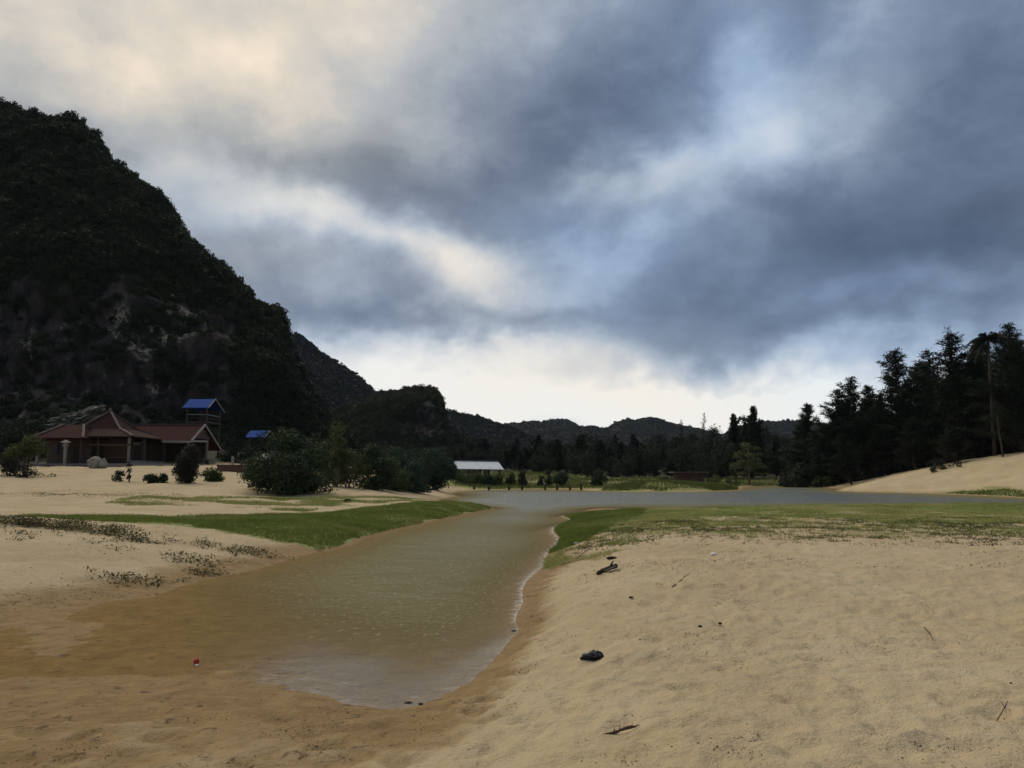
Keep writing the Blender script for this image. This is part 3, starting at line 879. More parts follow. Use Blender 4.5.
# ------------------------------------------------------------------ hills
def hill(name, cols, prof, zb, back, mat, label, cat, nseg=(260, 90), disp=(3.0, 0.06), rocks=(), seed=0, canopy=None, cscale=(.7, 1.5), n_can=5000, drop=0.0, forest_label=None, forest_name=None):
    """a hill: for each bearing its skyline height, foot and crest distance; prof gives height share -> setback share"""
    px = np.array([c[0] for c in cols], float)
    ys = np.array([c[1] for c in cols], float) + drop; df = np.array([c[2] for c in cols], float); dt = np.array([c[3] for c in cols], float)
    pc = np.linspace(px[0], px[-1], nseg[0])
    ys, df, dt = np.interp(pc, px, ys), np.interp(pc, px, df), np.interp(pc, px, dt)
    ztop = np.array([at(p, y, d)[2] for p, y, d in zip(pc, ys, dt)])
    ztop = np.maximum(ztop, zb + 0.5)
    t = np.linspace(0, 1, nseg[1])
    hs = np.interp(t, [p[0] for p in prof], [p[1] for p in prof]); ss = np.interp(t, [p[0] for p in prof], [p[2] for p in prof])
    D = df[:, None] + (dt - df)[:, None] * ss[None]
    Z = zb + (ztop - zb)[:, None] * hs[None]
    nb = 14
    tb = np.linspace(0, 1, nb + 1)[1:]
    D = np.c_[D, dt[:, None] + back * (ztop - zb)[:, None] * tb[None]]
    Z = np.c_[Z, zb - 2 + (ztop - zb + 2)[:, None] * (1 - tb ** 1.6)[None]]
    A = ((pc - 512) / FPX * math.cos(PITCH))[:, None]
    V = np.stack([A * D, D, Z], -1)
    # weathered relief
    du = np.gradient(V, axis=0); dv = np.gradient(V, axis=1)
    N = np.cross(du, dv); N /= np.linalg.norm(N, axis=2, keepdims=True) + 1e-9
    k = np.clip((Z - zb) / 6.0, 0, 1)
    amp, fr = disp
    x, y, z = V[..., 0], V[..., 1], V[..., 2]
    h = fbm(x * fr, y * fr, z * fr * .8, oct=5, seed=seed) * amp - np.abs(fbm(x * fr * 2.2, y * fr * 2.2, z * fr, oct=4, seed=seed + 5)) * amp * .7
    pyp = HORY - (Z - CAMH) / D * FPX
    pxp = np.broadcast_to(pc[:, None], Z.shape)
    rock = np.zeros_like(Z)
    for (cx, cy, rx, ry) in rocks:
        rock = np.maximum(rock, np.clip(1.35 - np.hypot((pxp - cx) / rx, (pyp - cy) / ry), 0, 1))
    ledge = np.sin(z * 0.55 + 2.5 * fbm(x * .05, y * .05, z * .05, oct=3, seed=seed + 9)) * 0.9
    V = V + N * (h * k * (1 + .25 * rock) + ledge * rock * k)[..., None]
    H, Wd = Z.shape
    idx = np.arange(H * Wd).reshape(H, Wd)
    F = np.stack([idx[:-1, :-1], idx[1:, :-1], idx[1:, 1:], idx[:-1, 1:]], -1).reshape(-1, 4)
    rk = np.clip(rock * 1.3 + .5 * fbm(x * .12, y * .12, z * .12, oct=3, seed=seed + 3) * (rock > .05), 0, 1)
    me = np_mesh(name, V.reshape(-1, 3), F, mat, True, dict(rock=rk.ravel()))
    o = link(name, me); tag(o, label, cat, kind='structure')
    if canopy:
        rs = np.random.default_rng(seed + 50)
        # area weighted picks over the front and the crest
        m = nseg[1] + 4
        a = V[:-1, :m - 1]; b = V[1:, :m - 1]; c = V[:-1, 1:m]
        ar = np.linalg.norm(np.cross(b - a, c - a), axis=2)
        w = ar * ((1 - np.clip(rk[:-1, :m - 1] * 1.05, 0, 1)) ** 1.5 + .22)
        w = w * (V[:-1, :m - 1, 2] > zb - 1)
        pr = (w / w.sum()).ravel()
        ii = rs.choice(len(pr), n_can, p=pr)
        r0, c0 = np.unravel_index(ii, w.shape)
        s, q = rs.uniform(size=(2, n_can, 1))
        P = V[r0, c0] + (V[r0 + 1, c0] - V[r0, c0]) * s + (V[r0, c0 + 1] - V[r0, c0]) * q
        rot = np.zeros((n_can, 3)); rot[:, 2] = rs.uniform(0, 6.28, n_can); rot[:, :2] = rs.normal(size=(n_can, 2)) * .15
        sc = rs.uniform(cscale[0], cscale[1], (n_can, 1)) * (0.75 + .5 * rs.uniform(size=(n_can, 1)) ** 3) * np.ones((1, 3))
        big = rs.uniform(size=n_can) < 0.05
        sc[big] *= 1.25; sc[big, 2] *= 1.2
        P[:, 2] -= 0.6 * sc[:, 0]
        gn_scatter(forest_name, P, rot, sc, canopy, forest_label, 'forest')
    return V


M['cliff'] = rock_material('limestone_cliff', (0.020, 0.028, 0.012), (0.060, 0.048, 0.042), (0.42, 0.36, 0.27), 0.9)
M['far_rock'] = rock_material('mountain_side', (0.012, 0.016, 0.017), (0.03, 0.03, 0.03), (0.12, 0.11, 0.10), 0.2)

PROF_CLIFF = [(0, 0, 0), (.12, .10, .20), (.22, .16, .34), (.40, .42, .40), (.50, .52, .44), (.75, .78, .72), (.9, .93, .88), (1, 1, 1)]
hill('cliff', [(-420, 60, 120, 200), (-250, 70, 125, 200), (-120, 84, 128, 195), (-40, 97, 130, 192), (0, 103, 132, 190), (48, 110, 134, 190), (66, 122, 135, 190), (92, 146, 137, 190), (130, 178, 140, 190), (168, 214, 143, 190),
               (200, 246, 146, 190), (228, 274, 149, 190), (246, 292, 151, 190), (258, 297, 152, 190), (274, 299, 154, 191), (282, 316, 155, 191), (290, 340, 156, 191), (306, 378, 158, 190), (322, 408, 160, 188), (345, 438, 160, 184), (380, 462, 160, 180)],
     PROF_CLIFF, 4.0, 1.2, M['cliff'], 'towering dark limestone cliff draped with forest, left behind the red roofed house', 'cliff',
     nseg=(330, 150), disp=(3.6, 0.055), seed=11,
     rocks=((20, 330, 55, 45), (0, 400, 60, 40), (70, 385, 60, 38), (112, 315, 34, 46), (150, 395, 50, 30), (205, 345, 26, 50), (212, 395, 28, 26), (170, 330, 22, 34), (60, 310, 24, 30), (130, 360, 30, 30), (15, 290, 28, 18), (-60, 350, 70, 70)),
     canopy=CAN, cscale=(.40, .88), n_can=15000, drop=5, forest_name='cliff_forest', forest_label='dense dark forest clinging to the tall limestone cliff')

hill('mountain', [(200, 290, 330, 520), (250, 306, 330, 520), (285, 325, 335, 520), (300, 328, 338, 520), (318, 340, 340, 520), (340, 353, 345, 520), (360, 368, 350, 520), (385, 388, 355, 520), (405, 408, 360, 515), (430, 440, 365, 500), (470, 470, 370, 480)],
     [(0, 0, 0), (.5, .5, .52), (1, 1, 1)], 4.0, 1.3, M['far_rock'], 'steep smooth purple-grey mountain slope behind the cliff', 'mountain', nseg=(140, 70), disp=(7, 0.014), seed=31,
     canopy=CANF, cscale=(.5, 1.0), n_can=5200, drop=4, forest_name='mountain_forest', forest_label='dark forest covering the steep mountain behind the cliff')

hill('karst_knoll', [(300, 428, 250, 310), (330, 412, 250, 310), (355, 402, 250, 310), (372, 394, 250, 310), (390, 387, 250, 310), (404, 385, 250, 310), (418, 384, 252, 310), (432, 384, 254, 310), (438, 388, 256, 308), (441, 396, 258, 306), (442.5, 408, 258, 303), (444, 420, 258, 300), (452, 428, 256, 296), (480, 440, 256, 292), (530, 462, 256, 285)],
     [(0, 0, 0), (.2, .22, .35), (.45, .5, .5), (.7, .8, .65), (1, 1, 1)], 4.0, 1.2, M['cliff'], 'round forested knoll with a sheer right face and pale rock scar', 'hill', nseg=(170, 70), disp=(2.4, 0.06), seed=51,
     rocks=((425, 420, 16, 16), (430, 434, 10, 6), (402, 428, 9, 8)), canopy=CAN, cscale=(.4, .85), n_can=6000, drop=3, forest_name='knoll_forest', forest_label='dense forest covering the round knoll with a sheer face')

hill('ridge', [(430, 402, 420, 560), (445, 404, 420, 560), (462, 408, 420, 560), (480, 413, 425, 560), (500, 421, 430, 560), (520, 428, 430, 560), (560, 445, 430, 550), (620, 466, 440, 530)],
     [(0, 0, 0), (.5, .5, .5), (1, 1, 1)], 4.0, 1.4, M['far_rock'], 'low forested ridge sloping down right of the round knoll', 'hill', nseg=(100, 40), disp=(4, 0.02), seed=61,
     canopy=CANF, cscale=(.5, 1.0), n_can=2600, drop=4, forest_name='ridge_forest', forest_label='dark forest on the ridge right of the round knoll')

hill('far_hills', [(420, 414, 700, 950), (480, 420, 700, 950), (505, 423, 700, 950), (522, 421, 700, 950), (540, 419, 700, 950), (556, 415, 700, 950), (568, 415, 700, 950), (582, 422, 700, 950), (594, 421, 700, 950), (606, 424, 700, 950), (618, 418, 700, 950), (628, 415, 700, 950), (636, 418, 700, 950), (646, 415, 700, 950), (656, 414, 700, 950), (668, 418, 700, 950), (682, 423, 700, 950), (704, 427, 700, 950), (724, 431, 700, 950), (744, 422, 700, 950), (764, 417, 700, 950), (784, 418, 700, 950), (806, 419, 700, 950), (840, 424, 700, 950), (900, 432, 700, 950), (1000, 428, 700, 950), (1100, 434, 700, 950), (1250, 440, 700, 950)],
     [(0, 0, 0), (.5, .45, .5), (1, 1, 1)], 4.0, 1.4, M['far_rock'], 'line of low blue-grey hills with rounded tops along the horizon', 'hills', nseg=(330, 50), disp=(7, 0.010), seed=71,
     canopy=CANF, cscale=(.42, .78), n_can=15000, drop=3, forest_name='far_hill_forest', forest_label='blue-grey forest on the distant rounded hills')
#PART2

# ------------------------------------------------------------------ trees
def casuarina(seed, H, base, spread, nb, per, wisp=1.0, droop=0.5, strip=(0.45, 1.05, 0.042)):
    """she-oak: tapered trunk with rising limbs, feathery sprays of needles; returns trunk and crown meshes"""
    rs = np.random.default_rng(seed)
    mb = MB()
    drift = np.cumsum(rs.normal(size=(8, 2)) * 0.012 * H, axis=0); drift[0] = 0
    zs = np.linspace(0, 1, 8)
    tr = [(drift[i, 0], drift[i, 1], zs[i] * H) for i in range(8)]
    r0 = 0.011 * H + 0.05
    mb.tube(tr, [r0 * (1 - .93 * z) for z in zs], 7)
    tx = lambda t: np.array([np.interp(t, zs, drift[:, 0]), np.interp(t, zs, drift[:, 1]), t * H])
    tri = []
    az = rs.uniform(0, 6.28)
    for i in range(nb):
        t = base + (1 - base) * ((i + rs.uniform(0, 1)) / nb) ** 0.9
        t = min(t, .985)
        az += 2.4 + rs.normal() * .5
        up_limb = rs.uniform() < .16
        L = (1.5 if up_limb else 1.0) * (spread * H * (1 - (t - base) / (1 - base)) ** 0.7 * rs.uniform(.3, 1.2) * (1 + .3 * math.sin(az * 2 + seed)) + 0.022 * H * rs.uniform(.3, 1.0)) * wisp
        el = R(rs.uniform(58, 74) if up_limb else rs.uniform(18, 50) + 25 * t)
        o = tx(t)
        dirv = np.array([math.cos(az) * math.cos(el), math.sin(az) * math.cos(el), math.sin(el)])
        q = np.linspace(0, 1, 5)
        pts = o + dirv * (q * L)[:, None] + np.array([0, 0, -1.0]) * (droop * L * .35 * q ** 2)[:, None]
        mb.tube([tuple(p) for p in pts], [max(.012, r0 * .28 * (1 - t) + .015) * (1 - .8 * k) for k in q], 3)
        n = int(per * (0.10 + 1.1 * L / (spread * H + 1e-6)))
        s = rs.uniform(.12, 1.0, n) ** .8
        P = np.stack([np.interp(s, q, pts[:, j]) for j in range(3)], 1)
        d = dirv * rs.uniform(.2, 1.0, (n, 1)) + rs.normal(size=(n, 3)) * .6 + np.array([0, 0, -droop]) * rs.uniform(0, 1, (n, 1))
        d /= np.linalg.norm(d, axis=1, keepdims=True)
        tri.append((P + rs.normal(size=(n, 3)) * .12, d))
    # leader
    n = int(per * .3)
    s = 1 - .16 * rs.uniform(0, 1, n) ** .7
    P = np.stack([tx(k) for k in s]); d = rs.normal(size=(n, 3)) * .35 + np.array([0, 0, .8])
    tri.append((P, d / np.linalg.norm(d, axis=1, keepdims=True)))
    P = np.concatenate([a for a, _ in tri]); d = np.concatenate([b for _, b in tri])
    n = len(P)
    l = rs.uniform(strip[0], strip[1], (n, 1)) * (1.1 - .65 * np.clip(P[:, 2:3] / H, 0, 1) ** 2); w = strip[2] * rs.uniform(.6, 1.6, (n, 1))
    side = np.cross(d, rs.normal(size=(n, 3))); side /= np.linalg.norm(side, axis=1, keepdims=True) + 1e-9
    V = np.stack([P - side * w, P + side * w, P + d * l], 1).reshape(-1, 3)
    crown = np_mesh('crown', V, np.arange(n * 3).reshape(n, 3), M['casuarina'])
    return mb.mesh('trunk', M['bark'], True), crown


def put_tree(name, meshes, loc, sc, rz, label, group=None, cat='tree', lean=(0, 0), parts=('trunk', 'crown')):
    t = thing(name, label, cat, loc, rz, group)
    t.scale = sc if hasattr(sc, '__len__') else (sc,) * 3
    t.rotation_euler = (lean[0], lean[1], rz)
    for nm, me in zip(parts, meshes):
        link(nm, me, t)
    return t


KH = 16.0
KINDS = [casuarina(300 + i, KH, [.06, .10, .05, .12, .08, .14][i], [.26, .22, .29, .21, .27, .20][i], [110, 95, 120, 85, 110, 80][i], [130, 115, 130, 100, 125, 90][i]) for i in range(6)]
WISPY = [casuarina(330 + i, KH, .30, .13, 40, 30, 1.0, .3) for i in range(3)]
ROUND = None
BELT = [casuarina(350 + i, 11.0, [.1, .15, .08, .2][i], [.30, .26, .33, .24][i], 70, 75, 1.0, .5, (0.6, 1.2, 0.10)) for i in range(4)]


def top_h(px, ytop, d):
    """height needed over the ground there so the tip reaches a given sight line"""
    p = at(px, ytop, d)
    return p, p[2] - gh(p[0], p[1])


# --- the casuarina stand on the right bank
STAND = [
    (806, 404, 126, 0, 'shortest dark casuarina at the left end of the right-hand stand'),
    (822, 390, 118, 1, 'pointed dark casuarina just right of the short one at the stand\'s left end'),
    (839, 403, 122, 2, 'low casuarina between two taller pointed ones at the left of the stand'),
    (856, 376, 115, 3, 'open-topped casuarina with a pale gap of sky in its crown'),
    (868, 386, 119, 4, 'casuarina close behind the open-topped one, slightly lower'),
    (884, 391, 113, 5, 'small spiky casuarina in the notch left of the tall trees'),
    (903, 349, 112, 0, 'tall sharp casuarina that steps the skyline up on the left'),
    (919, 363, 117, 2, 'bushy casuarina filling the gap right of the tall sharp one'),
    (935, 337, 108, 1, 'tall full casuarina left of the wispy thin one'),
    (974, 352, 106, 4, 'broad casuarina between the wispy tree and the palm'),
    (1006, 322, 108, 3, 'tallest casuarina in view, behind the palm crown'),
    (1017, 338, 99, 2, 'casuarina cut by the right edge of the picture'),
]
for i, (px, yt, d, kd, lb) in enumerate(STAND):
    p, h = top_h(px, yt, d)
    s = h / KH
    put_tree('casuarina_tree', KINDS[kd], (p[0], p[1], p[2] - h - .15), (s * 1.75, s * 1.75, s), i * 1.7, lb, 'casuarina stand on the right bank')
for px, yt, d, kd, lb in ((957, 326, 110, 0, 'thin wispy see-through casuarina rising above the stand'), (847, 381, 118, 1, 'thin see-through casuarina tip beside the open-topped tree')):
    p, h = top_h(px, yt, d)
    put_tree('casuarina_tree', WISPY[kd], (p[0], p[1], p[2] - h - .15), h / KH, px, lb, 'casuarina stand on the right bank')
rr = random.Random(5)
for i, px in enumerate(range(796, 1110, 13)):          # rear row that closes the stand
    d = rr.uniform(124, 142)
    yl = np.interp(px, [798, 850, 890, 910, 940, 1000, 1110], [420, 399, 396, 366, 350, 338, 326]) + rr.uniform(-2, 20)
    p, h = top_h(px + rr.uniform(-5, 5), yl, d)
    s = h / KH
    put_tree('casuarina_tree', KINDS[i % 6], (p[0], p[1], p[2] - h - .15), (s * 1.7, s * 1.7, s), rr.uniform(0, 6), 'dark casuarina in the crowded rear row of the right-hand stand', 'rear row of the right-hand casuarina stand')
for i, px in enumerate((826, 850, 872, 893, 912, 930, 952, 968, 990, 1012, 1040)):   # low growth in front
    d = rr.uniform(103, 112) + (6 if px < 900 else -4)
    yl = np.interp(px, [820, 900, 1040], [436, 425, 405]) + rr.uniform(-8, 8)
    p, h = top_h(px, yl, d)
    s = h / KH
    put_tree('casuarina_tree', KINDS[(i * 5 + 2) % 6], (p[0], p[1], p[2] - h - .1), (s * 1.9, s * 1.9, s), rr.uniform(0, 6), 'young bushy casuarina at the front of the right-hand stand, %s from its left end' % ['first', 'second', 'third', 'fourth', 'fifth', 'sixth', 'seventh', 'eighth', 'ninth', 'tenth', 'eleventh'][i], 'young casuarinas at the front of the right-hand stand')
for px, d, lx in ((1004, 95, -0.10),):
    mb = MB()
    mb.tube([(0, 0, -.3), (.06, 0, 1.5), (.02, .05, 3.0), (.15, 0, 5)], [.12, .10, .07, .03], 7)
    tw = MB()
    for k in range(7):
        a = k * 2.3; z = 2.4 + k * .3
        tw.tube([(.05, 0, z), (math.cos(a) * .8, math.sin(a) * .8, z + .6)], [.035, .01], 4)
    t = put_tree('bare_trunk_tree', (mb.mesh('trunk', M['bark'], True), tw.mesh('branches', M['bark'], True)), spot(px, d), 1.0, 0,
                 {1004: 'leaning bare trunk at the edge of the dune, far right', 962: 'thin pale bare trunk above the dune shrub', 925: 'thin pale bare trunk left of the dune shrub'}[px], 'pale bare trunks at the stand edge', lean=(0, lx), parts=('trunk', 'branch'))


def palm(seed, H):
    rs = np.random.default_rng(seed)
    mb = MB()
    mb.tube([(0, 0, 0), (.15, .05, H * .3), (.35, .1, H * .65), (.5, .1, H)], [.24, .18, .15, .13], 8)
    top = np.array([.5, .1, H])
    V, F = [], []
    fr = MB()
    for k in range(34):
        az = k * 2.4 + rs.normal() * .2; el = R(rs.uniform(-25, 70))
        L = rs.uniform(2.3, 3.2)
        q = np.linspace(0, 1, 9)
        hd = np.array([math.cos(az), math.sin(az), 0])
        pts = top + hd * (L * q * math.cos(el) * (1 - .12 * q))[:, None] + np.array([0, 0, 1.0]) * (L * (q * math.sin(el) - .62 * q ** 2))[:, None]
        fr.tube([tuple(p) for p in pts], [.03 * (1 - .8 * k2) for k2 in q], 3)
        for s in np.linspace(.12, 1, 30):
            p = np.array([np.interp(s, q, pts[:, j]) for j in range(3)])
            sd = np.array([-hd[1], hd[0], 0])
            for sg in (-1, 1):
                ln = .75 * math.sin(math.pi * min(1, .15 + s * .8)) + .1
                tip = p + sd * sg * ln * .75 + hd * .35 * ln + np.array([0, 0, -.5 * ln])
                fr.add([p - hd * .06, p + hd * .06, tip], [(0, 1, 2)])
    return mb.mesh('trunk', M['bark'], True), fr.mesh('fronds', M['casuarina'])


p, h = top_h(990, 338, 99)
put_tree('palm_tree', palm(4, h), (p[0] - .4, p[1], p[2] - h - .1), 1.0, 0.6, 'dark palm with a tuft of drooping fronds near the right edge', parts=('trunk', 'frond'))

# ------------------------------------------------------------------ shrubs
def shrub(seed, W, H, leaf, per, mat, stems=5, ncl=16, cone=0.0, up=0.04, stem_mat=None, aspect=2.0):
    """stems that fork into clumps of leaves; origin on the ground"""
    rs = np.random.default_rng(seed)
    C, Rd = [], []
    lobes = [(rs.uniform(0, 6.28), rs.uniform(.3, 1.0) * (.6 if W < 2.4 else 1), rs.uniform(up, .9)) for _ in range(max(3, ncl // 6))]
    for i in range(ncl):
        lb = lobes[i % len(lobes)]
        a = lb[0] + rs.normal() * .45; t = float(np.clip(lb[2] + rs.normal() * .16, up, .98)) if i % 4 else rs.uniform(up, .6)
        lim = (math.sqrt(max(0.05, 1 - ((t - .35) / .65) ** 2)) if t > .35 else .8 + .2 * t / .35) * (1 - cone * t)
        rad = lim * W / 2 * float(np.clip(lb[1] + rs.normal() * .22, .05, 1.02))
        C.append((math.cos(a) * rad, math.sin(a) * rad, t * H)); Rd.append(min(W, H * 1.3) * (.10 + .2 * rs.uniform() ** 1.3) * (1.35 if W < 2.4 else 1) * (1 - cone * .4 * t))
    P, N = clump_points(C, Rd, per, rs)
    k = P[:, 2] > 0.02
    P, N = P[k], N[k]
    V, F = leaf_quads(P, N, leaf, aspect, rs)
    fol = np_mesh('foliage', V, F, mat)
    mb = MB()
    for i in range(stems):
        c = C[rs.integers(len(C))]
        b = (rs.normal() * .05 * W, rs.normal() * .05 * W, -.12)
        mid = tuple(np.array(b) * .5 + np.array(c) * .5 + rs.normal(size=3) * .05 * W)
        mb.tube([b, mid, c], [.018 * H + .012, .012 * H + .01, .006], 5)
    return mb.mesh('stem', stem_mat or M['bark'], True), fol


def put_shrub(name, px, ybase, d, W, H, mat, label, seed, leaf=.17, per=170, cat='shrub', group=None, **kw):
    x = (px - 512) / FPX * d * math.cos(PITCH)
    kw.setdefault('ncl', 16); kw['ncl'] = int(kw['ncl'] * 2.2)
    sm = W < 2.4
    ms = shrub(seed, W * (1.0 if sm else 1.0), H * (1.05 if sm else .95), leaf, per * (1.5 if W > 2.4 else 2.4), M[mat], **kw)
    return put_tree(name, ms, (x, d, gh(x, d) - .04), 1.0, seed, label, group, cat, parts=('stem', 'foliage'))


UG = [shrub(900 + i, 5.0, [3.2, 4.2, 2.6][i], .34, 95, M['casuarina'], ncl=30, stems=6) for i in range(3)]
NTH = ['first', 'second', 'third', 'fourth', 'fifth', 'sixth', 'seventh', 'eighth', 'ninth', 'tenth', 'eleventh', 'twelfth', 'thirteenth', 'fourteenth', 'fifteenth', 'sixteenth']
for i, px in enumerate((800, 816, 832, 848, 864, 880, 896, 912, 930, 948, 966, 984, 1004, 1024, 1046)):
    d = [119, 121, 120, 118, 117, 116, 115, 113, 112, 111, 109, 108, 106, 104, 102][i]
    put_tree('undergrowth_bush', UG[i % 3], spot(px, d, -.1), rr.uniform(.9, 1.25), rr.uniform(0, 6), 'black-green undergrowth bush at the foot of the right-hand stand, %s from the left' % NTH[i], 'undergrowth of the right-hand stand', 'bush', parts=('stem', 'foliage'))
ROUND = [shrub(950 + i, [7.0, 6.0, 8.0][i], 8.5, .42, 40, M['casuarina'], ncl=46, stems=7, up=.12) for i in range(3)]
# --- forest belt across the far end of the lake
rb = random.Random(11)
BL = [(436, 446), (470, 438), (500, 440), (530, 436), (560, 434), (585, 428), (600, 430), (640, 436), (680, 436), (720, 430), (760, 428), (800, 432), (850, 425)]
for row, (d0, d1, dy, st) in enumerate(((205, 235, 0, 7.0), (172, 196, 6, 8.5), (150, 166, 15, 13))):
    px = 432.0 if row < 2 else 520
    while px < 842:
        d = rb.uniform(d0, d1)
        yl = np.interp(px, [b[0] for b in BL], [b[1] for b in BL]) + dy + 4 + rb.uniform(-5, 8)
        p, h = top_h(px, yl, d)
        rnd = rb.random() < .5
        s = h / (8.6 if rnd else 11.0)
        wd = s * (rb.uniform(.85, 1.15) if rnd else 1.5)
        put_tree('broadleaf_tree' if rnd else 'casuarina_tree', ROUND[rb.randrange(3)] if rnd else BELT[rb.randrange(4)], (p[0], p[1], p[2] - h - .1), (wd, wd, s), rb.uniform(0, 6),
                 ['dark round-headed tree in the rear row of the forest belt beyond the lake', 'dark round-headed tree in the middle row of the forest belt beyond the lake', 'dark round-headed tree at the front of the forest belt beyond the lake'][row] if rnd else
                 ['dark casuarina in the rear row of the forest belt beyond the lake', 'dark casuarina in the middle row of the forest belt beyond the lake', 'dark casuarina at the front of the forest belt beyond the lake'][row],
                 ['rear row of the forest belt beyond the lake', 'middle row of the forest belt beyond the lake', 'front row of the forest belt beyond the lake'][row])
        px += st * rb.uniform(.75, 1.3)
for px, yt, d, w, lb in ((734, 415, 165, BELT[1], 'left of the two casuarinas standing above the belt beyond the lake'), (750, 407, 162, BELT[2], 'highest leafy casuarina standing above the belt beyond the lake'),
                         (703, 413, 170, WISPY[1], 'thin bare-looking casuarina tip above the belt, left of the highest pair'), (682, 420, 172, WISPY[2], 'faint needle-thin casuarina tip above the middle of the belt'), (742, 424, 158, BELT[3], 'short casuarina nestled below the highest pair in the belt')):
    p, h = top_h(px, yt, d)
    k = 11.0 if w in BELT else KH
    put_tree('casuarina_tree', w, (p[0], p[1], p[2] - h - .1), (h / k * .9, h / k * .9, h / k), px, lb)


HB = [(-40, 92), (-15, 96), (5, 93), (18, 97), (32, 94), (44, 101), (150, 104), (175, 102), (228, 96), (245, 93), (262, 98), (282, 94), (300, 90), (318, 96), (340, 100), (362, 98), (385, 104), (410, 108)]
for i, (px, d) in enumerate(HB):
    put_tree('hillside_bush', UG[i % 3] if px > 100 else ROUND[i % 3], spot(px, d, -.2), .8 if px > 100 else .55, i * 1.3, 'dark bush in the row at the cliff foot, %s from the left' % (NTH + ['seventeenth', 'eighteenth'])[i], 'bushes at the foot of the cliff', 'bush', parts=('stem', 'foliage'))
GH = 'plants on the sand before the house'
put_shrub('small_tree', 24, 481, 60, 2.3, 2.95, 'shrub_olive', 'small round-headed tree with pale crooked trunk at the far left', 1, .16, 170, 'tree', GH, stems=6, ncl=11, up=.55, stem_mat=M['bark_pale'])
put_shrub('low_shrub', 30, 481, 59.4, 3.4, 1.3, 'shrub_purple', 'low dusky shrub spreading under the small round-headed tree', 2, .15, 170, 'shrub', GH)
put_shrub('low_shrub', 8, 480, 60.5, 1.8, 1.5, 'shrub_purple', 'dusky shrub cut by the left edge of the picture', 12, .15, 170, 'shrub', GH)
put_shrub('spindly_plant', 129, 487, 55, .50, 1.35, 'shrub_purple', 'spindly upright plant alone on the pale sand', 3, .13, 420, 'plant', GH, stems=3, ncl=7, up=.1)
put_shrub('creeping_plant', 121, 486, 55.4, 1.1, .62, 'shrub_purple', 'low creeping plant beside the spindly upright one', 4, .13, 300, 'plant', GH, ncl=7)
put_shrub('low_shrub', 153, 488, 54.5, 1.1, .80, 'shrub', 'knee-high dark shrub, larger of two touching lumps', 5, .15, 330, 'shrub', GH, ncl=9)
put_shrub('low_shrub', 165, 486, 55, .75, .62, 'shrub', 'smaller of two touching dark shrub lumps', 6, .14, 380, 'shrub', GH, ncl=7)
put_shrub('conical_shrub', 190, 487, 55, 2.1, 2.25, 'shrub_purple', 'dark cone-shaped shrub left of the bright green one', 7, .17, 260, 'shrub', GH, ncl=20, cone=.6)
put_shrub('bright_shrub', 214, 481, 58, 1.35, 1.10, 'shrub_bright', 'small bright green shrub before the low brick wall', 8, .16, 330, 'shrub', GH, ncl=10)
GT = 'thicket along the left lake bank'
put_shrub('large_bush', 291, 494, 51.5, 4.7, 3.4, 'shrub', 'largest dark bush, standing alone on the sand right of the house', 9, .19, 190, 'bush', GT, ncl=42, stems=12)
put_shrub('large_bush', 268, 491, 53, 2.4, 2.1, 'shrub_blue', 'lower lobe of dark bush left of the largest bush', 19, .18, 210, 'bush', GT, ncl=18)
put_shrub('slender_tree', 337, 489, 61, 1.6, 4.3, 'shrub_olive', 'slender olive tree poking above the thicket right of the largest bush', 10, .2, 150, 'tree', GT, ncl=14, up=.4, stem_mat=M['bark_pale'])
put_shrub('thicket_bush', 350, 490, 62, 3.0, 2.6, 'shrub_olive', 'olive bush with pale stems at the left end of the thicket', 11, .19, 190, 'bush', GT, ncl=22, stem_mat=M['bark_pale'], stems=9)
put_shrub('thicket_bush', 330, 488, 68, 3.2, 3.2, 'shrub', 'dark bush behind the slender olive tree', 21, .19, 170, 'bush', GT, ncl=22)
put_shrub('thicket_bush', 374, 492, 63, 3.0, 3.2, 'shrub', 'tall dark bush in the middle of the thicket', 13, .19, 190, 'bush', GT, ncl=26, stems=9)
put_shrub('thicket_bush', 389, 487, 76, 3.6, 3.9, 'shrub_blue', 'tallest blue-green bush standing back in the thicket', 14, .2, 170, 'bush', GT, ncl=26)
put_shrub('thicket_bush', 393, 492, 66, 2.2, 1.9, 'shrub_olive', 'low olive bush at the front of the thicket', 15, .18, 210, 'bush', GT, ncl=16)
put_shrub('thicket_bush', 413, 494, 68, 2.9, 2.3, 'shrub_blue', 'low round blue-green bush at the thicket\'s waterside', 16, .19, 200, 'bush', GT, ncl=24)
put_shrub('large_bush', 435, 492, 80, 3.8, 3.7, 'shrub_blue', 'big round blue-green bush at the water beside the white-roofed pavilion', 17, .21, 180, 'bush', GT, ncl=38, stems=10)
put_shrub('thicket_bush', 424, 490, 86, 3.4, 3.3, 'shrub', 'dark bush half hidden left of the big round waterside bush', 18, .2, 170, 'bush', GT, ncl=24)
GF = 'bushes on the far shore'
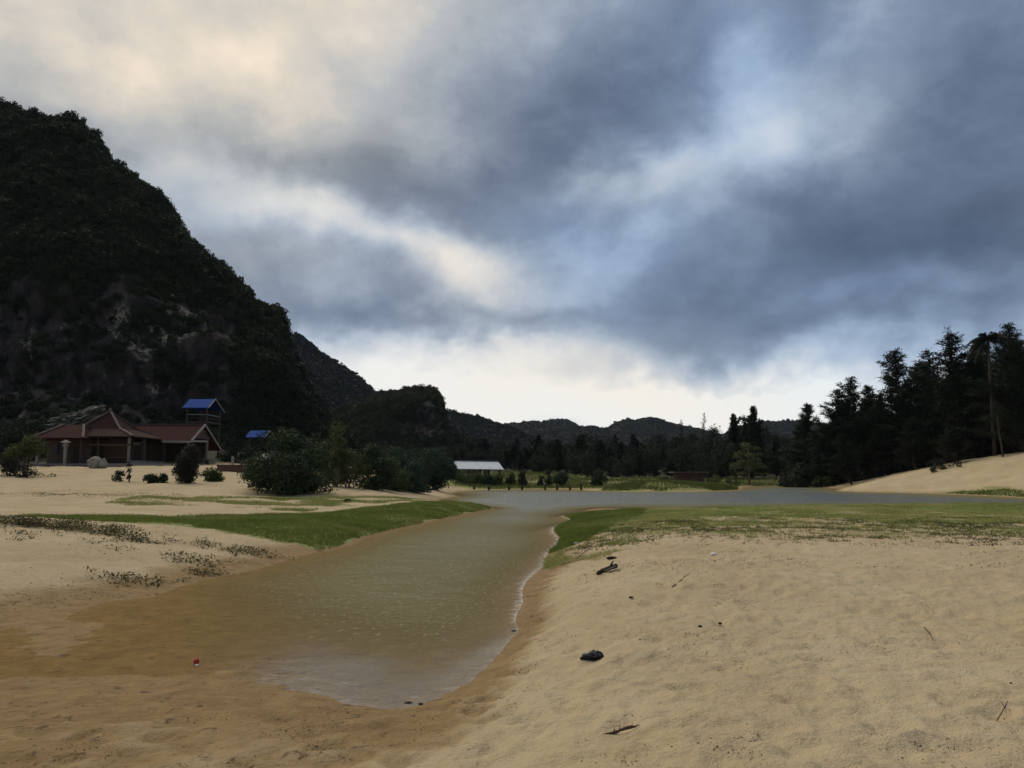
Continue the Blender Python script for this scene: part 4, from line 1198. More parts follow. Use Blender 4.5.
for i, (px, d, W, H, mt, lb) in enumerate((
        (468, 110, 2.6, 2.3, 'shrub_bright', 'light green bush before the left end of the white-roofed pavilion'),
        (479, 110.5, 1.7, 1.3, 'shrub_olive', 'low olive bush before the middle of the white-roofed pavilion'),
        (488, 110, 1.5, 1.2, 'shrub', 'low dark bush before the middle of the white-roofed pavilion'),
        (497, 111, 1.9, 1.6, 'shrub_olive', 'olive bush before the right end of the white-roofed pavilion'),
        (511, 116, 1.4, 1.5, 'shrub', 'small dark bush just right of the white-roofed pavilion'),
        (523, 112, 1.5, 2.0, 'shrub_purple', 'dark upright shrub on the far bank, second right of the pavilion'),
        (541, 113, 1.1, 1.4, 'shrub_purple', 'small dark shrub left of a taller one on the far bank'),
        (548, 114, 1.1, 2.2, 'shrub', 'thin upright shrub in the middle of the far bank'),
        (561, 113, 2.2, 1.9, 'shrub', 'dark rounded bush left of the bare sand patch on the far bank'),
        (599, 116, 2.2, 1.8, 'shrub', 'dark bush between the bare sand patch and the grassy islet'),
        (716, 124, 2.6, 1.5, 'shrub_olive', 'pale olive bush right of the dark hut'),
        (733, 128, 2.8, 1.4, 'shrub_bright', 'light green bush under the tiered tree'),
        (665, 112, 1.8, 1.2, 'shrub_olive', 'olive bush left of the dark hut'),
        (786, 128, 2.6, 2.2, 'shrub_purple', 'dark bush on the far shore left of the bright green clump'),
        (801, 124, 3.4, 2.8, 'shrub', 'tall dark bush touching the bright green clump on the far shore'),
        (823, 117, 3.6, 1.7, 'shrub_bright', 'bright green leafy clump at the foot of the right-hand stand'),
        (858, 116, 3.0, 1.3, 'shrub_purple', 'low dusky bush at the left foot of the dune'))):
    put_shrub('shore_bush', px, 485, d, W, H, mt, lb, 60 + i, .26, 110, 'bush', GF, ncl=14)
put_shrub('dune_shrub', 946, 472, 95.5, 3.4, 1.25, 'shrub_purple', 'dark twiggy shrub alone on the sand dune at right', 80, .2, 160, 'shrub', ncl=16, stems=12)
put_shrub('dune_shrub', 936, 474, 94.5, 2.0, .55, 'shrub_purple', 'thin low creeper trailing left of the twiggy dune shrub', 81, .18, 160, 'shrub', ncl=9)


def tier_tree(seed, H, W):
    rs = np.random.default_rng(seed)
    mb = MB(); mb.tube([(0, 0, -.2), (.05, 0, H * .4), (0, .05, H)], [.16, .12, .04], 7)
    C, Rd = [], []
    for k, t in enumerate((.36, .50, .62, .80, .95)):
        w = W / 2 * (1 - .62 * t) * 1.25
        for j in range(7 - k):
            a = j * 6.28 / (7 - k) + k; q = w * rs.uniform(.55, 1.0)
            e = (math.cos(a) * q, math.sin(a) * q, t * H + rs.normal() * .5)
            mb.tube([(0, 0, t * H - .15), e], [.05, .02], 4)
            for f in (.55, 1.0):
                C.append((e[0] * f, e[1] * f, e[2])); Rd.append(rs.uniform(.4, .95))
    P, N = clump_points(C, Rd, 150, rs, .65)
    V, F = leaf_quads(P, N, .26, 1.8, rs)
    return mb.mesh('trunk', M['bark_pale'], True), np_mesh('crown', V, F, M['tier_leaf'])


p, h = top_h(748, 443, 131)
put_tree('tiered_tree', tier_tree(5, h, 6.2), (p[0], p[1], p[2] - h), 1.0, 0, 'pale green tree with leaves in flat tiers on the far shore')

# ------------------------------------------------------------------ buildings
def roofmat(name, c, c2, rows=3.4, axis=2, bump=0.5):
    m = bpy.data.materials.new(name); m.use_nodes = True
    k = NT(m.node_tree); bs = m.node_tree.nodes['Principled BSDF']
    pos = k.n('ShaderNodeNewGeometry').outputs['Position']
    n = k.noise(pos, 1.3, 5, 0.65); n2 = k.noise(pos, 9.0, 3, .6)
    c_ = k.ramp(k.m('MULTIPLY_ADD', n2, .4, k.m('MULTIPLY', n, .6)), [(.35, c2), (.65, c)])
    k.set(bs.inputs['Base Color'], c_); bs.inputs['Roughness'].default_value = .75; bs.inputs['Specular IOR Level'].default_value = .06
    sp = k.n('ShaderNodeSeparateXYZ'); k.set(sp.inputs[0], pos)
    b = k.n('ShaderNodeBump'); b.inputs['Strength'].default_value = bump; b.inputs['Distance'].default_value = .06
    k.set(b.inputs['Height'], k.m('FRACT', k.m('MULTIPLY', sp.outputs[axis], rows)))
    k.set(bs.inputs['Normal'], b.outputs[0])
    return m


M['tile'] = roofmat('red_clay_tiles', (0.046, 0.009, 0.009), (0.024, 0.006, 0.007), 4.2)
M['tile_dark'] = roofmat('dark_red_tiles', (0.034, 0.009, 0.009), (0.020, 0.007, 0.007), 4.2)
M['blue_sheet'] = roofmat('blue_roof_sheet', (0.010, 0.066, 0.29), (0.010, 0.045, 0.19), 4.0, 0, .35)
M['white_sheet'] = roofmat('white_roof_sheet', (0.66, 0.69, 0.72), (0.52, 0.55, 0.58), 2.5, 0, .2)
M['cap'] = simple('ridge_mortar', (0.13, 0.10, 0.088), .85)
M['fascia'] = simple('pale_fascia_paint', (0.32, 0.29, 0.26), .7)
M['cream'] = simple('cream_paint', (0.27, 0.24, 0.195), .75)
M['white'] = simple('white_paint', (0.60, 0.58, 0.54), .7)
M['wood'] = simple('brown_timber', (0.085, 0.058, 0.040), .8)
M['wood_dark'] = simple('dark_timber', (0.055, 0.040, 0.030), .85)
M['panel'] = simple('ochre_wall_panel', (0.16, 0.098, 0.052), .8)
M['brick'] = simple('red_brown_brick', (0.155, 0.075, 0.055), .9, .4, 2.0)
M['plaster'] = simple('brown_plaster', (0.095, 0.072, 0.058), .9)
M['concrete'] = simple('weathered_concrete', (0.27, 0.25, 0.22), .9, .35, 2.0)
M['dark_glass'] = simple('dark_window_glass', (0.012, 0.013, 0.015), .15, .2, 1.0, spec=.5)
M['stone_pale'] = simple('bleached_limestone', (0.40, 0.37, 0.29), .95, .9, .7, bump=.8, bscale=2.0)
M['stone'] = simple('pale_limestone', (0.34, 0.31, 0.25), .95, .6, 1.5, bump=.8, bscale=3.0)


class House:
    def __init__(self, name, label, cat, loc):
        self.t = thing(name, label, cat, loc); self.l = loc

    def part(self, name, mb, mat, parent=None, label=None):
        off = tuple(-c for c in self.l)
        o = mb.build(name, M[mat], parent or self.t, loc=(0, 0, 0) if parent else off)
        if label: o['label'] = label
        return o


FZ = 3.0
Hs = House('beach_house', 'long low house with dark red tiled roofs under the cliff', 'house', (-41.0, 79.0, 2.6))
Hs.part('terrace', MB().box(-45.6, -33.2, 76.0, 91.0, 1.6, FZ), 'concrete')
Hs.part('terrace_step', MB().box(-45.2, -40.2, 75.2, 75.997, 1.6, FZ - .2), 'brick', label='red-brown brick step before the terrace')


def pyramid(hs, name, cx, cy, tiers, mat, thick=.14):
    """hipped roof from nested squares: tiers = (half x, half y, z) from the eave up to the apex"""
    root = None
    for i in range(len(tiers) - 1):
        ax, ay, az = tiers[i]; bx, by, bz = tiers[i + 1]
        mb = MB()
        lo = [(cx - ax, cy - ay), (cx + ax, cy - ay), (cx + ax, cy + ay), (cx - ax, cy + ay)]
        hi = [(cx - bx, cy - by), (cx + bx, cy - by), (cx + bx, cy + by), (cx - bx, cy + by)]
        for s in range(4):
            a, b = lo[s], lo[(s + 1) % 4]; c, d = hi[(s + 1) % 4], hi[s]
            pts = [(*a, az), (*b, az), (*c, bz), (*d, bz)] if bx + by > .02 else [(*a, az), (*b, az), (cx, cy, bz)]
            mb.slab(pts, thick)
        r = hs.part(name if i == 0 else 'upper_roof', mb, mat, root)
        root = root or r
        for s in range(4):
            a, d = lo[s], hi[s]
            c2 = MB().bar((*a, az + .05), (*d, bz + .05), .22, .12)
            hs.part('ridge_cap', c2, 'cap', root)
    return root


r = pyramid(Hs, 'main_roof', -41.0, 81.5, [(4.55, 4.55, 5.62), (2.05, 2.05, 6.48), (.05, .05, 8.30)], 'tile_dark')
fin = MB().tube([(-41, 81.5, 8.2), (-41, 81.5, 8.45), (-41, 81.5, 8.72)], [.14, .20, .04], 8)
Hs.part('finial', fin, 'cap', r)
pyramid(Hs, 'porch_roof', -43.0, 78.6, [(2.45, 2.9, 5.42), (.95, .05, 6.80)], 'tile')
# gabled wing
wr = Hs.part('wing_roof', MB().slab([(-41.2, 82.9, 5.40), (-33.2, 82.9, 5.40), (-33.2, 86.5, 7.28), (-41.2, 86.5, 7.28)], .13)
             .slab([(-33.2, 91.6, 4.75), (-41.2, 91.6, 4.75), (-41.2, 86.5, 7.28), (-33.2, 86.5, 7.28)], .13), 'tile')
Hs.part('ridge_cap', MB().bar((-41.2, 86.5, 7.33), (-33.2, 86.5, 7.33), .22, .12), 'cap', wr)
Hs.part('rake_board', MB().bar((-33.16, 82.85, 5.36), (-33.16, 86.5, 7.27), .07, .26), 'fascia', wr)
Hs.part('rake_board', MB().bar((-33.16, 91.6, 4.70), (-33.16, 86.5, 7.27), .07, .18), 'fascia', wr)
Hs.part('gable_panel', MB().add([(-33.5, 84.0, 5.75), (-33.5, 89.3, 5.75), (-33.5, 86.5, 7.1), (-33.6, 84.0, 5.75), (-33.6, 89.3, 5.75), (-33.6, 86.5, 7.1)], [(0, 1, 2), (5, 4, 3), (0, 3, 4, 1), (1, 4, 5, 2), (2, 5, 3, 0)]), 'plaster')
Hs.part('tie_beam', MB().bar((-36.2, 82.95, 5.34), (-33.2, 82.95, 5.30), .1, .22).bar((-33.3, 83.0, 5.4), (-33.3, 87.5, 5.52), .1, .2), 'fascia')
# walls
Hs.part('wall', MB().box(-45.2, -37.9, 80.2, 80.4, FZ, 5.5), 'plaster', label='brown front wall of the main hall')
Hs.part('wall', MB().box(-45.2, -45.0, 80.402, 90, FZ, 5.5), 'plaster')
Hs.part('wall', MB().box(-44.99, -34.2, 89.8, 90, FZ, 5.2), 'wood_dark')
Hs.part('wall_panel', MB().box(-42.7, -41.1, 80.14, 80.197, FZ + .5, 5.0), 'panel', label='ochre panel on the front wall')
Hs.part('wall_panel', MB().box(-40.7, -38.3, 80.14, 80.197, FZ + .5, 5.0), 'panel')
Hs.part('wall', MB().box(-45.3, -41.0, 78.2, 78.35, FZ, 5.25), 'plaster', label='porch front wall with windows')
for x in (-44.6, -44.05, -43.5):
    w = Hs.part('window', MB().box(x, x + .42, 78.13, 78.197, FZ + .95, 5.0), 'wood')
    Hs.part('pane', MB().box(x + .05, x + .37, 78.11, 78.128, FZ + 1.0, 4.95), 'dark_glass', w)
dr = Hs.part('door', MB().box(-42.75, -41.9, 78.12, 78.197, FZ, 5.0), 'wood_dark')
Hs.part('handle', MB().box(-42.0, -41.95, 78.07, 78.118, 3.95, 4.1), 'fascia', dr)
for (x, y, m, w) in ((-45.1, 76.3, 'cream', .2), (-41.0, 76.3, 'wood', .16), (-37.0, 77.5, 'cream', .2), (-37.0, 80.6, 'plaster', .26), (-37.0, 85.3, 'plaster', .26), (-33.7, 83.5, 'wood', .2), (-33.7, 88.6, 'cream', .2), (-40.0, 77.5, 'wood', .14), (-42.6, 77.5, 'wood', .12)):
    zt = 5.35 if y < 77 else 5.5 if y != 88.6 else 6.0
    Hs.part('post', MB().box(x - w / 2, x + w / 2, y - w / 2, y + w / 2, FZ, zt), m)
Hs.part('beam', MB().box(-42.6, -36.85, 77.36, 77.64, 4.72, 4.90), 'wood', label='long brown beam across the front posts')
Hs.part('low_wall', MB().box(-36.98, -36.85, 77.6, 85.2, FZ, 3.32), 'concrete')
for i, x in enumerate(np.arange(-41.0, -37.2, .34)):
    Hs.part('baluster', MB().box(x, x + .07, 77.45, 77.52, FZ, 3.55), 'wood_dark')
Hs.part('rail', MB().box(-41.1, -37.1, 77.42, 77.55, 3.553, 3.63), 'wood')
Hs.part('bench', MB().box(-33.4, -32.4, 86.6, 88.2, 3.50, 3.6).box(-33.3, -33.2, 86.7, 88.1, FZ, 3.498).box(-32.6, -32.5, 86.7, 88.1, 2.6, 3.498), 'concrete')

lp = House('garden_lantern', 'white lantern pillar with a cap before the porch', 'lantern', (-41.75, 75.0, 2.6))
lp.part('pillar', MB().box(-41.86, -41.64, 74.9, 75.12, 2.3, 4.55), 'cream')
lp.part('lamp_box', MB().box(-41.93, -41.57, 74.84, 75.18, 4.553, 4.9), 'cream')
lp.part('cap', MB().slab([(-42.1, 74.7, 4.95), (-41.4, 74.7, 4.95), (-41.4, 75.3, 4.95), (-42.1, 75.3, 4.95)], .05).add([(-42.1, 74.7, 4.953), (-41.4, 74.7, 4.953), (-41.4, 75.3, 4.953), (-42.1, 75.3, 4.953), (-41.75, 75, 5.2)], [(0, 1, 4), (1, 2, 4), (2, 3, 4), (3, 0, 4)]), 'concrete')


def tower(name, label, x0, x1, y0, y1, zg, zf, ze, zr, blue_to=None):
    t = House(name, label, 'tower' if zf - zg > 3 else 'hut', ((x0 + x1) / 2, (y0 + y1) / 2, zg))
    ym = (y0 + y1) / 2 - .5
    rf = t.part('roof', MB().slab([(x0, y0, ze), (x1, y0, ze), (x1, ym, zr), (x0, ym, zr)], .07).slab([(x1, y1, ze - .2), (x0, y1, ze - .2), (x0, ym, zr), (x1, ym, zr)], .07), 'blue_sheet')
    t.part('rake_board', MB().bar((x1 + .04, y0, ze), (x1 + .04, ym, zr), .06, .14), 'fascia', rf)
    t.part('rake_board', MB().bar((x1 + .04, y1, ze - .2), (x1 + .04, ym, zr), .06, .14), 'fascia', rf)
    for x in (x0 + .45, x1 - .35):
        for y in (y0 + .5, y1 - .6):
            t.part('post', MB().box(x - .09, x + .09, y - .09, y + .09, zg - .6, ze + .05), 'plaster')
    t.part('platform', MB().box(x0 + .3, x1 - .1, y0 + .3, y1 - .4, zf - .15, zf), 'wood')
    t.part('wall', MB().box(x0 + .55, x1 - .5, y1 - .75, y1 - .65, zf, ze - .1), 'wood_dark')
    for (a, b) in (((x0 + .45, y0 + .5), (x1 - .35, y0 + .5)), ((x1 - .35, y0 + .5), (x1 - .35, y1 - .6))):
        t.part('rail', MB().bar((*a, zf + .85), (*b, zf + .85), .07, .09), 'fascia')
        t.part('rail', MB().bar((*a, zf + .45), (*b, zf + .45), .05, .06), 'wood')
    return t


zg = gh(-37.7, 97.5)
tw = tower('lookout_tower', 'wooden lookout tower with a bright blue sheet roof above the house', -39.3, -36.15, 95.0, 100.3, zg, 8.2, 9.85, 11.05)
tw_s = MB()
for i in range(9):
    tw_s.box(-36.0, -35.4, 96.2 + i * .32, 96.5 + i * .32, zg + i * .5, zg + i * .5 + .06)
sl = House('hillside_hut', 'small blue-roofed hut half hidden behind the largest bush', 'hut', (0, 0, 0)) if False else None
zg2 = gh(-34.5, 111)
tower('hillside_hut', 'small blue-roofed hut half hidden above the largest bush', -36.3, -33.6, 109, 114.0, zg2, zg2 + .5, 6.95, 7.95)

bw = House('brick_wall', 'low red-brown brick wall behind the bright green shrub', 'wall', (-25.0, 72.0, 2.2))
bw.part('wall', MB().box(-26.4, -22.6, 72.0, 72.25, 1.2, 2.72), 'brick')
bw.part('coping', MB().box(-26.45, -22.55, 71.95, 72.3, 2.722, 2.84), 'plaster')
fb = House('wooden_railing', 'short wooden railing with a pale end post behind the brick wall', 'railing', (-24.6, 74.5, 2.6))
for x, m, h in ((-25.9, 'fascia', 3.65), (-24.6, 'wood', 3.4), (-23.4, 'wood', 3.4)):
    fb.part('post', MB().box(x - .09, x + .09, 74.41, 74.59, 2.0, h), m)
fb.part('rail', MB().box(-25.8, -23.3, 74.45, 74.55, 3.18, 3.32), 'wood')
ls = House('lean_to_shelter', 'small pale slanted roof shelter left of the largest bush', 'shelter', (-23.3, 77.0, 2.6))
ls.part('roof', MB().slab([(-24.3, 76.0, 3.35), (-22.0, 76.0, 3.35), (-22.0, 77.6, 3.95), (-24.0, 77.6, 3.95)], .06), 'concrete')
for x, y, h in ((-24.1, 76.2, 3.38), (-22.2, 76.2, 3.38), (-23.9, 77.4, 3.78), (-22.2, 77.4, 3.78)):
    ls.part('post', MB().box(x - .06, x + .06, y - .06, y + .06, 2.0, h), 'wood')


def rock_mesh(name, seed, size, mat, sub=4, amp=.35, fq=1.0, flat=False):
    import bmesh
    bm = bmesh.new(); bmesh.ops.create_icosphere(bm, subdivisions=sub, radius=1.0)
    co = np.array([v.co for v in bm.verts])
    f = 1 + amp * fbm(co[:, 0] * 1.3 * fq + seed, co[:, 1] * 1.3 * fq, co[:, 2] * 1.3 * fq, oct=4, seed=seed) - amp * .5 * np.abs(fbm(co[:, 0] * 3 * fq, co[:, 1] * 3 * fq + seed, co[:, 2] * 3 * fq, oct=3, seed=seed + 2))
    co = co * f[:, None] * np.array(size)
    for v, c in zip(bm.verts, co): v.co = c
    me = bpy.data.meshes.new(name); bm.to_mesh(me); bm.free()
    me.polygons.foreach_set('use_smooth', np.full(len(me.polygons), not flat))
    me.materials.append(mat)
    return me


bx = spot(95, 71.5)
tag(link('boulder', rock_mesh('boulder', 3, (.72, .5, .62), M['stone']), None, (bx[0], bx[1], bx[2] + .42)), 'pale weathered boulder on the sand before the red roofed house', 'boulder')
bx = spot(103, 71.2)
tag(link('boulder', rock_mesh('boulder', 8, (.33, .3, .5), M['stone']), None, (bx[0], bx[1], bx[2] + .35)), 'narrow upright stone touching the right of the pale boulder', 'boulder')
q = at(77, 419, 112)
tag(link('limestone_outcrop', rock_mesh('limestone_outcrop', 5, (3.9, 1.6, 1.0), M['stone_pale'], 5, .9, 2.2, True), None, tuple(q)), 'pale tilted limestone slab behind the peak of the red roof', 'rock')
bpy.data.objects['limestone_outcrop'].rotation_euler = (0, R(-17), 0)

# white roofed pavilion on the far bank
pz = gh(-4.8, 115)
pv = House('lakeside_pavilion', 'open pavilion with a long white sheet roof on the far bank', 'pavilion', (-4.8, 115, pz))
rf = pv.part('roof', MB().slab([(-7.95, 112.6, 2.72), (-1.15, 112.6, 2.62), (-2.0, 115.2, 3.72), (-8.3, 115.2, 3.82)], .07).slab([(-1.15, 117.8, 2.62), (-7.95, 117.8, 2.72), (-8.3, 115.2, 3.82), (-2.0, 115.2, 3.72)], .07), 'white_sheet')
pv.part('ridge_cap', MB().bar((-8.3, 115.2, 3.86), (-2.0, 115.2, 3.76), .3, .08), 'fascia', rf)
for x in (-7.7, -6.1, -4.5, -3.3, -1.7):
    pv.part('post', MB().box(x - .08, x + .08, 113.0, 113.16, pz - .4, 2.85), 'wood_dark')
    pv.part('post', MB().box(x - .08, x + .08, 117.0, 117.16, pz - .4, 2.85), 'wood_dark')
pv.part('floor', MB().box(-8.0, -1.4, 112.8, 117.4, pz - .5, pz + .12), 'concrete')
pv.part('wall', MB().box(-7.6, -4.6, 116.7, 116.85, pz + .123, 2.6), 'cream', label='cream back wall of the pavilion')
pv.part('wall', MB().box(-4.2, -3.5, 116.7, 116.85, pz + .123, 2.6), 'cream')
pv.part('rail', MB().box(-3.2, -1.7, 113.02, 113.14, pz + .75, pz + .85), 'wood')

hz = gh(26, 118)
ht = House('dark_hut', 'small dark hut with a flat brown roof on the far shore', 'hut', (26, 118.5, hz))
ht.part('roof', MB().box(23.4, 28.6, 116.6, 120.4, 2.12, 2.30), 'cap')
ht.part('wall', MB().box(24.0, 28.0, 117.2, 117.3, hz - .3, 2.117), 'brick')
ht.part('wall', MB().box(24.0, 24.1, 117.303, 120, hz - .3, 2.117), 'wood_dark')
ht.part('wall', MB().box(27.9, 28.0, 117.303, 120, hz - .3, 2.117), 'wood_dark')
for x in (23.6, 28.4):
    ht.part('post', MB().box(x - .07, x + .07, 116.8, 116.94, hz - .3, 2.117), 'wood')
d_ = ht.part('door', MB().box(25.4, 26.3, 117.12, 117.197, hz, 1.9), 'wood')
ht.part('handle', MB().box(26.15, 26.22, 117.07, 117.118, 1.1, 1.25), 'fascia', d_)
ht.part('shutter', MB().box(26.8, 27.6, 117.12, 117.197, 1.0, 1.75), 'wood')

# row of mooring posts in the far shallows
for i, (px, hh) in enumerate(((474, .5), (489, .45), (509, .5), (522, .62), (545, .72), (557, .6), (570, .5), (581, .78))):
    x = (px - 512) / FPX * 100 * math.cos(PITCH)
    z0 = gh(x, 100.0)
    t = thing('mooring_post', ['leftmost dark stump in the row of stakes in the far shallows', 'second dark stake from the left in the far shallows', 'third dark stake from the left in the far shallows', 'fourth dark stake from the left in the far shallows',
                               'fifth dark stake from the left in the far shallows', 'sixth dark stake from the left in the far shallows', 'seventh dark stake from the left in the far shallows', 'tallest, rightmost dark stake of the row in the far shallows'][i],
              'post', (x, 100.0, min(z0, 0) - .2), i * .7, 'stakes in the far shallows')
    t.rotation_euler = (rb.uniform(-.06, .06), rb.uniform(-.06, .06), i)
    b0 = max(0, -min(z0, 0)) + .2
    MB().tube([(0, 0, 0), (.01, 0, b0 + hh * .5), (0, .01, b0 + hh)], [.15, .14, .12], 7).build('shaft', M['wood_dark'], t)
    MB().tube([(0, .01, b0 + hh - .02), (0, .01, b0 + hh + .05)], [.14, .09], 7).build('cap', M['wood'], t)

# ------------------------------------------------------------------ grass, creepers, litter
def blades(P, h, w, lean, rs):
    n = len(P)
    a = rs.uniform(0, 6.28, n); la = rs.uniform(0, 6.28, n)
    h = h.reshape(-1, 1) if hasattr(h, 'reshape') else np.full((n, 1), h)
    sd = np.stack([np.cos(a), np.sin(a), np.zeros(n)], 1) * w
    tip = P + np.stack([np.cos(la), np.sin(la), np.zeros(n)], 1) * h * lean * rs.uniform(.2, 1.2, (n, 1)) + np.array([0, 0, 1.0]) * h
    return np.stack([P - sd, P + sd, tip], 1).reshape(-1, 3), np.arange(n * 3).reshape(n, 3)


def sample_poly(poly, n, rs, dens=None, zmin=0.0):
    pl = np.array(poly); lo, hi = pl.min(0), pl.max(0)
    out = []; tot = 0
    for _ in range(60):
        q = rs.uniform(lo, hi, (n * 2, 2))
        wb = fbm(q[:, 0] * .45, q[:, 1] * .45, oct=3, seed=33) * .5
        k = in_poly(q[:, 0] + wb, q[:, 1] + wb, poly)
        q = q[k]
        if dens is not None and len(q): q = q[rs.uniform(size=len(q)) < dens(q[:, 0], q[:, 1])]
        if len(q):
            out.append(q); tot += len(q)
        if tot >= n: break
    q = np.concatenate(out)[:n]
    z = height(q[:, 0], q[:, 1])
    P = np.c_[q, z]
    return P[z > zmin]


def grass(name, parts, mat, label):
    V, F, b = [], [], 0
    for v, f in parts:
        V.append(v); F.append(f + b); b += len(v)
    o = link(name, np_mesh(name, np.concatenate(V), np.concatenate(F), M[mat]))
    return tag(o, label, 'grass', kind='stuff')


gs = np.random.default_rng(77)
patch = lambda sc, lo, hi, sd: (lambda x, y: sstep(fbm(x * sc, y * sc, oct=4, seed=sd), lo, hi))
P1 = sample_poly(TURF_SPIT, 75000, gs, lambda x, y: 0.35 + .65 * sstep(fbm(x * .8, y * .8, oct=3, seed=81), -.5, .1), .01)
P2 = sample_poly(TURF_NOSE, 34000, gs, lambda x, y: 0.4 + .6 * sstep(fbm(x * .8, y * .8, oct=3, seed=82), -.5, .2), .01)
P3 = sample_poly(TURF_TONGUE, 6000, gs, None, .01)
grass('turf', [blades(P, gs.uniform(.04, .12, len(P)), .012, 1.3, gs) for P in (P1, P2, P3)], 'grass', 'lush short green turf on the spit and the nose of the right bank')


def tufts(P, per, spread, hlo, hhi, w, lean):
    n = len(P)
    Q = np.repeat(P, per, axis=0); Q[:, :2] += gs.normal(size=(len(Q), 2)) * spread
    Q[:, 2] = height(Q[:, 0], Q[:, 1]) - .004
    return blades(Q, gs.uniform(hlo, hhi, len(Q)), w, lean, gs)


TR2 = plan([(555, 20), (620, 19), (760, 17.5), (900, 17), (1150, 18), (1150, 28), (950, 28), (700, 28), (600, 27)])
PA = sample_poly(TURF_RIGHT, 46000, gs, lambda x, y: (.22 + .78 * patch(.55, -.25, .3, 91)(x, y * 2.2)) * (.10 + .90 * sstep(y, 19, 33)))
PB = sample_poly(TR2, 4600, gs, lambda x, y: (.12 + .88 * patch(.9, -.1, .35, 92)(x, y)) * sstep(y, 13, 25))
PC = sample_poly(TURF_BACK, 3200, gs, lambda x, y: patch(.4, -.1, .3, 93)(x, y * 2.5))
PD = sample_poly(plan([(545, 17.5), (600, 17), (640, 20), (600, 23), (552, 21)]), 420, gs, patch(1.1, -.2, .3, 94))
grass('thin_grass', [tufts(PA, 7, .09, .03, .08, .010, 2.0), tufts(PC, 8, .14, .05, .13, .016, 1.1), tufts(PD, 7, .06, .04, .12, .007, 1.2)], 'grass_dry', 'thin patchy yellow-green grass over the sand of both banks')
o_ = grass('sparse_sprigs', [tufts(PB, 8, .05, .02, .08, .008, 1.4)], 'sprig', 'sparse dark sprigs dotted over the sand before the grass of the right bank')
PF = sample_poly(TURF_FAR, 30000, gs, lambda x, y: .15 + .85 * patch(.12, -.25, .15, 95)(x, y), .03)
PI = sample_poly(TURF_ISLE, 26000, gs, lambda x, y: .3 + .7 * patch(.3, -.3, .2, 96)(x, y), .03)
PG = sample_poly(TURF_DUNE, 6000, gs, lambda x, y: .3 + .7 * patch(.3, -.3, .2, 97)(x, y), .03)
grass('shore_grass', [blades(PF, gs.uniform(.12, .5, len(PF)), .05, .9, gs), blades(PI, gs.uniform(.10, .34, len(PI)), .04, .5, gs), blades(PG, gs.uniform(.08, .28, len(PG)), .035, .9, gs)], 'grass_far', 'rough green grass on the islet and the far shore')

# beach creepers on the left dune
CP, CN = [], []
for px, d, rx, ry, n in ((20, 19.6, .75, .55, 1500), (34, 19.8, .9, .6, 1700), (52, 20.0, .5, .5, 600), (78, 20.6, .8, .7, 1300), (88, 20.0, .5, .6, 500), (112, 20.8, .7, .7, 800), (128, 20.2, .9, .6, 1000), (140, 19.6, .6, .5, 600),
                         (58, 18.6, .8, .7, 130), (100, 18.4, 1.0, .6, 180), (25, 18.2, .8, .6, 100), (205, 17.4, .8, .6, 420), (216, 16.8, .5, .4, 420), (190, 18.0, .9, .5, 260), (250, 20.2, 1.0, .8, 620), (262, 19.6, .8, .6, 420), (230, 19.8, .8, .5, 200),
                         (118, 15.0, .7, .4, 320), (138, 15.2, .7, .4, 320), (205, 20.8, .7, .5, 260), (70, 43, 4.5, .6, 900), (110, 43.5, 3.5, .6, 700), (30, 42, 3.5, .5, 300), (200, 41, 3.0, .5, 500), (160, 45, 5, .6, 500), (55, 17, 1.5, 1.0, 60)):
    x0 = (px - 512) / FPX * d * math.cos(PITCH)
    n = int(n * .65); nn = max(4, n // 18)
    c = np.c_[gs.normal(size=nn) * rx * .55 + x0, gs.normal(size=nn) * ry * .55 + d]
    q = np.repeat(c, 18, axis=0)[:n] + gs.normal(size=(min(n, nn * 18), 2)) * .10 * (1 if d < 30 else 2.5)
    z = height(q[:, 0], q[:, 1]) + gs.uniform(.0, .20 if n > 450 and d < 30 else .07, len(q))
    CP.append(np.c_[q, z]); CN.append(gs.normal(size=(len(q), 3)) * .6 + np.array([0, 0, 1.0]))
CP, CN = np.concatenate(CP), np.concatenate(CN)
k = CP[:, 2] > .03
V, F = leaf_quads(CP[k], CN[k], .055, 1.7, gs)
tag(link('beach_creeper', np_mesh('beach_creeper', V, F, M['creeper'])), 'dull olive-brown creeper patches sprawling over the left dune', 'creeper', kind='stuff')

# litter: twiglets, husk crumbs and dead leaves
def litter_points(n, a0, a1, d0, d1, dens, sd):
    rs = np.random.default_rng(sd)
    d = d0 * (d1 / d0) ** rs.uniform(size=n * 4); x = rs.uniform(a0, a1, n * 4) * d
    k = rs.uniform(size=n * 4) < dens(x, d)
    q = np.c_[x, d][k][:n]
    z = height(q[:, 0], q[:, 1])
    q = q[z > .02]; z = z[z > .02]
    return np.c_[q, z]


LP = [litter_points(3800, -.66, .05, 4.2, 8.6, patch(1.3, 0, .45, 101), 1), litter_points(3000, 0.0, .30, 4.5, 17, patch(1.2, -.05, .4, 102), 2), litter_points(2200, .1, .68, 4.3, 20, patch(.8, 0.05, .5, 103), 3),
      litter_points(2600, .08, .68, 13, 24, patch(.9, -.05, .35, 104), 4), litter_points(1500, -.66, -.25, 12, 24, patch(.7, -.1, .4, 105), 5), litter_points(1500, -.66, -.2, 24, 58, patch(.35, -.1, .4, 106), 6)]
VV, FF, b = [], [], 0
for i, P in enumerate(LP):
    P = P.copy(); sz = gs.uniform(.006, .026, len(P)) ** 1.0 * (.85 if i < 3 else 1.7 if i < 5 else 2.4)
    P[:, 2] += .006
    V, F = leaf_quads(P, gs.normal(size=P.shape) * .5 + np.array([0, 0, .8]), sz, 2.4, gs)
    VV.append(V); FF.append(F + b); b += len(V)
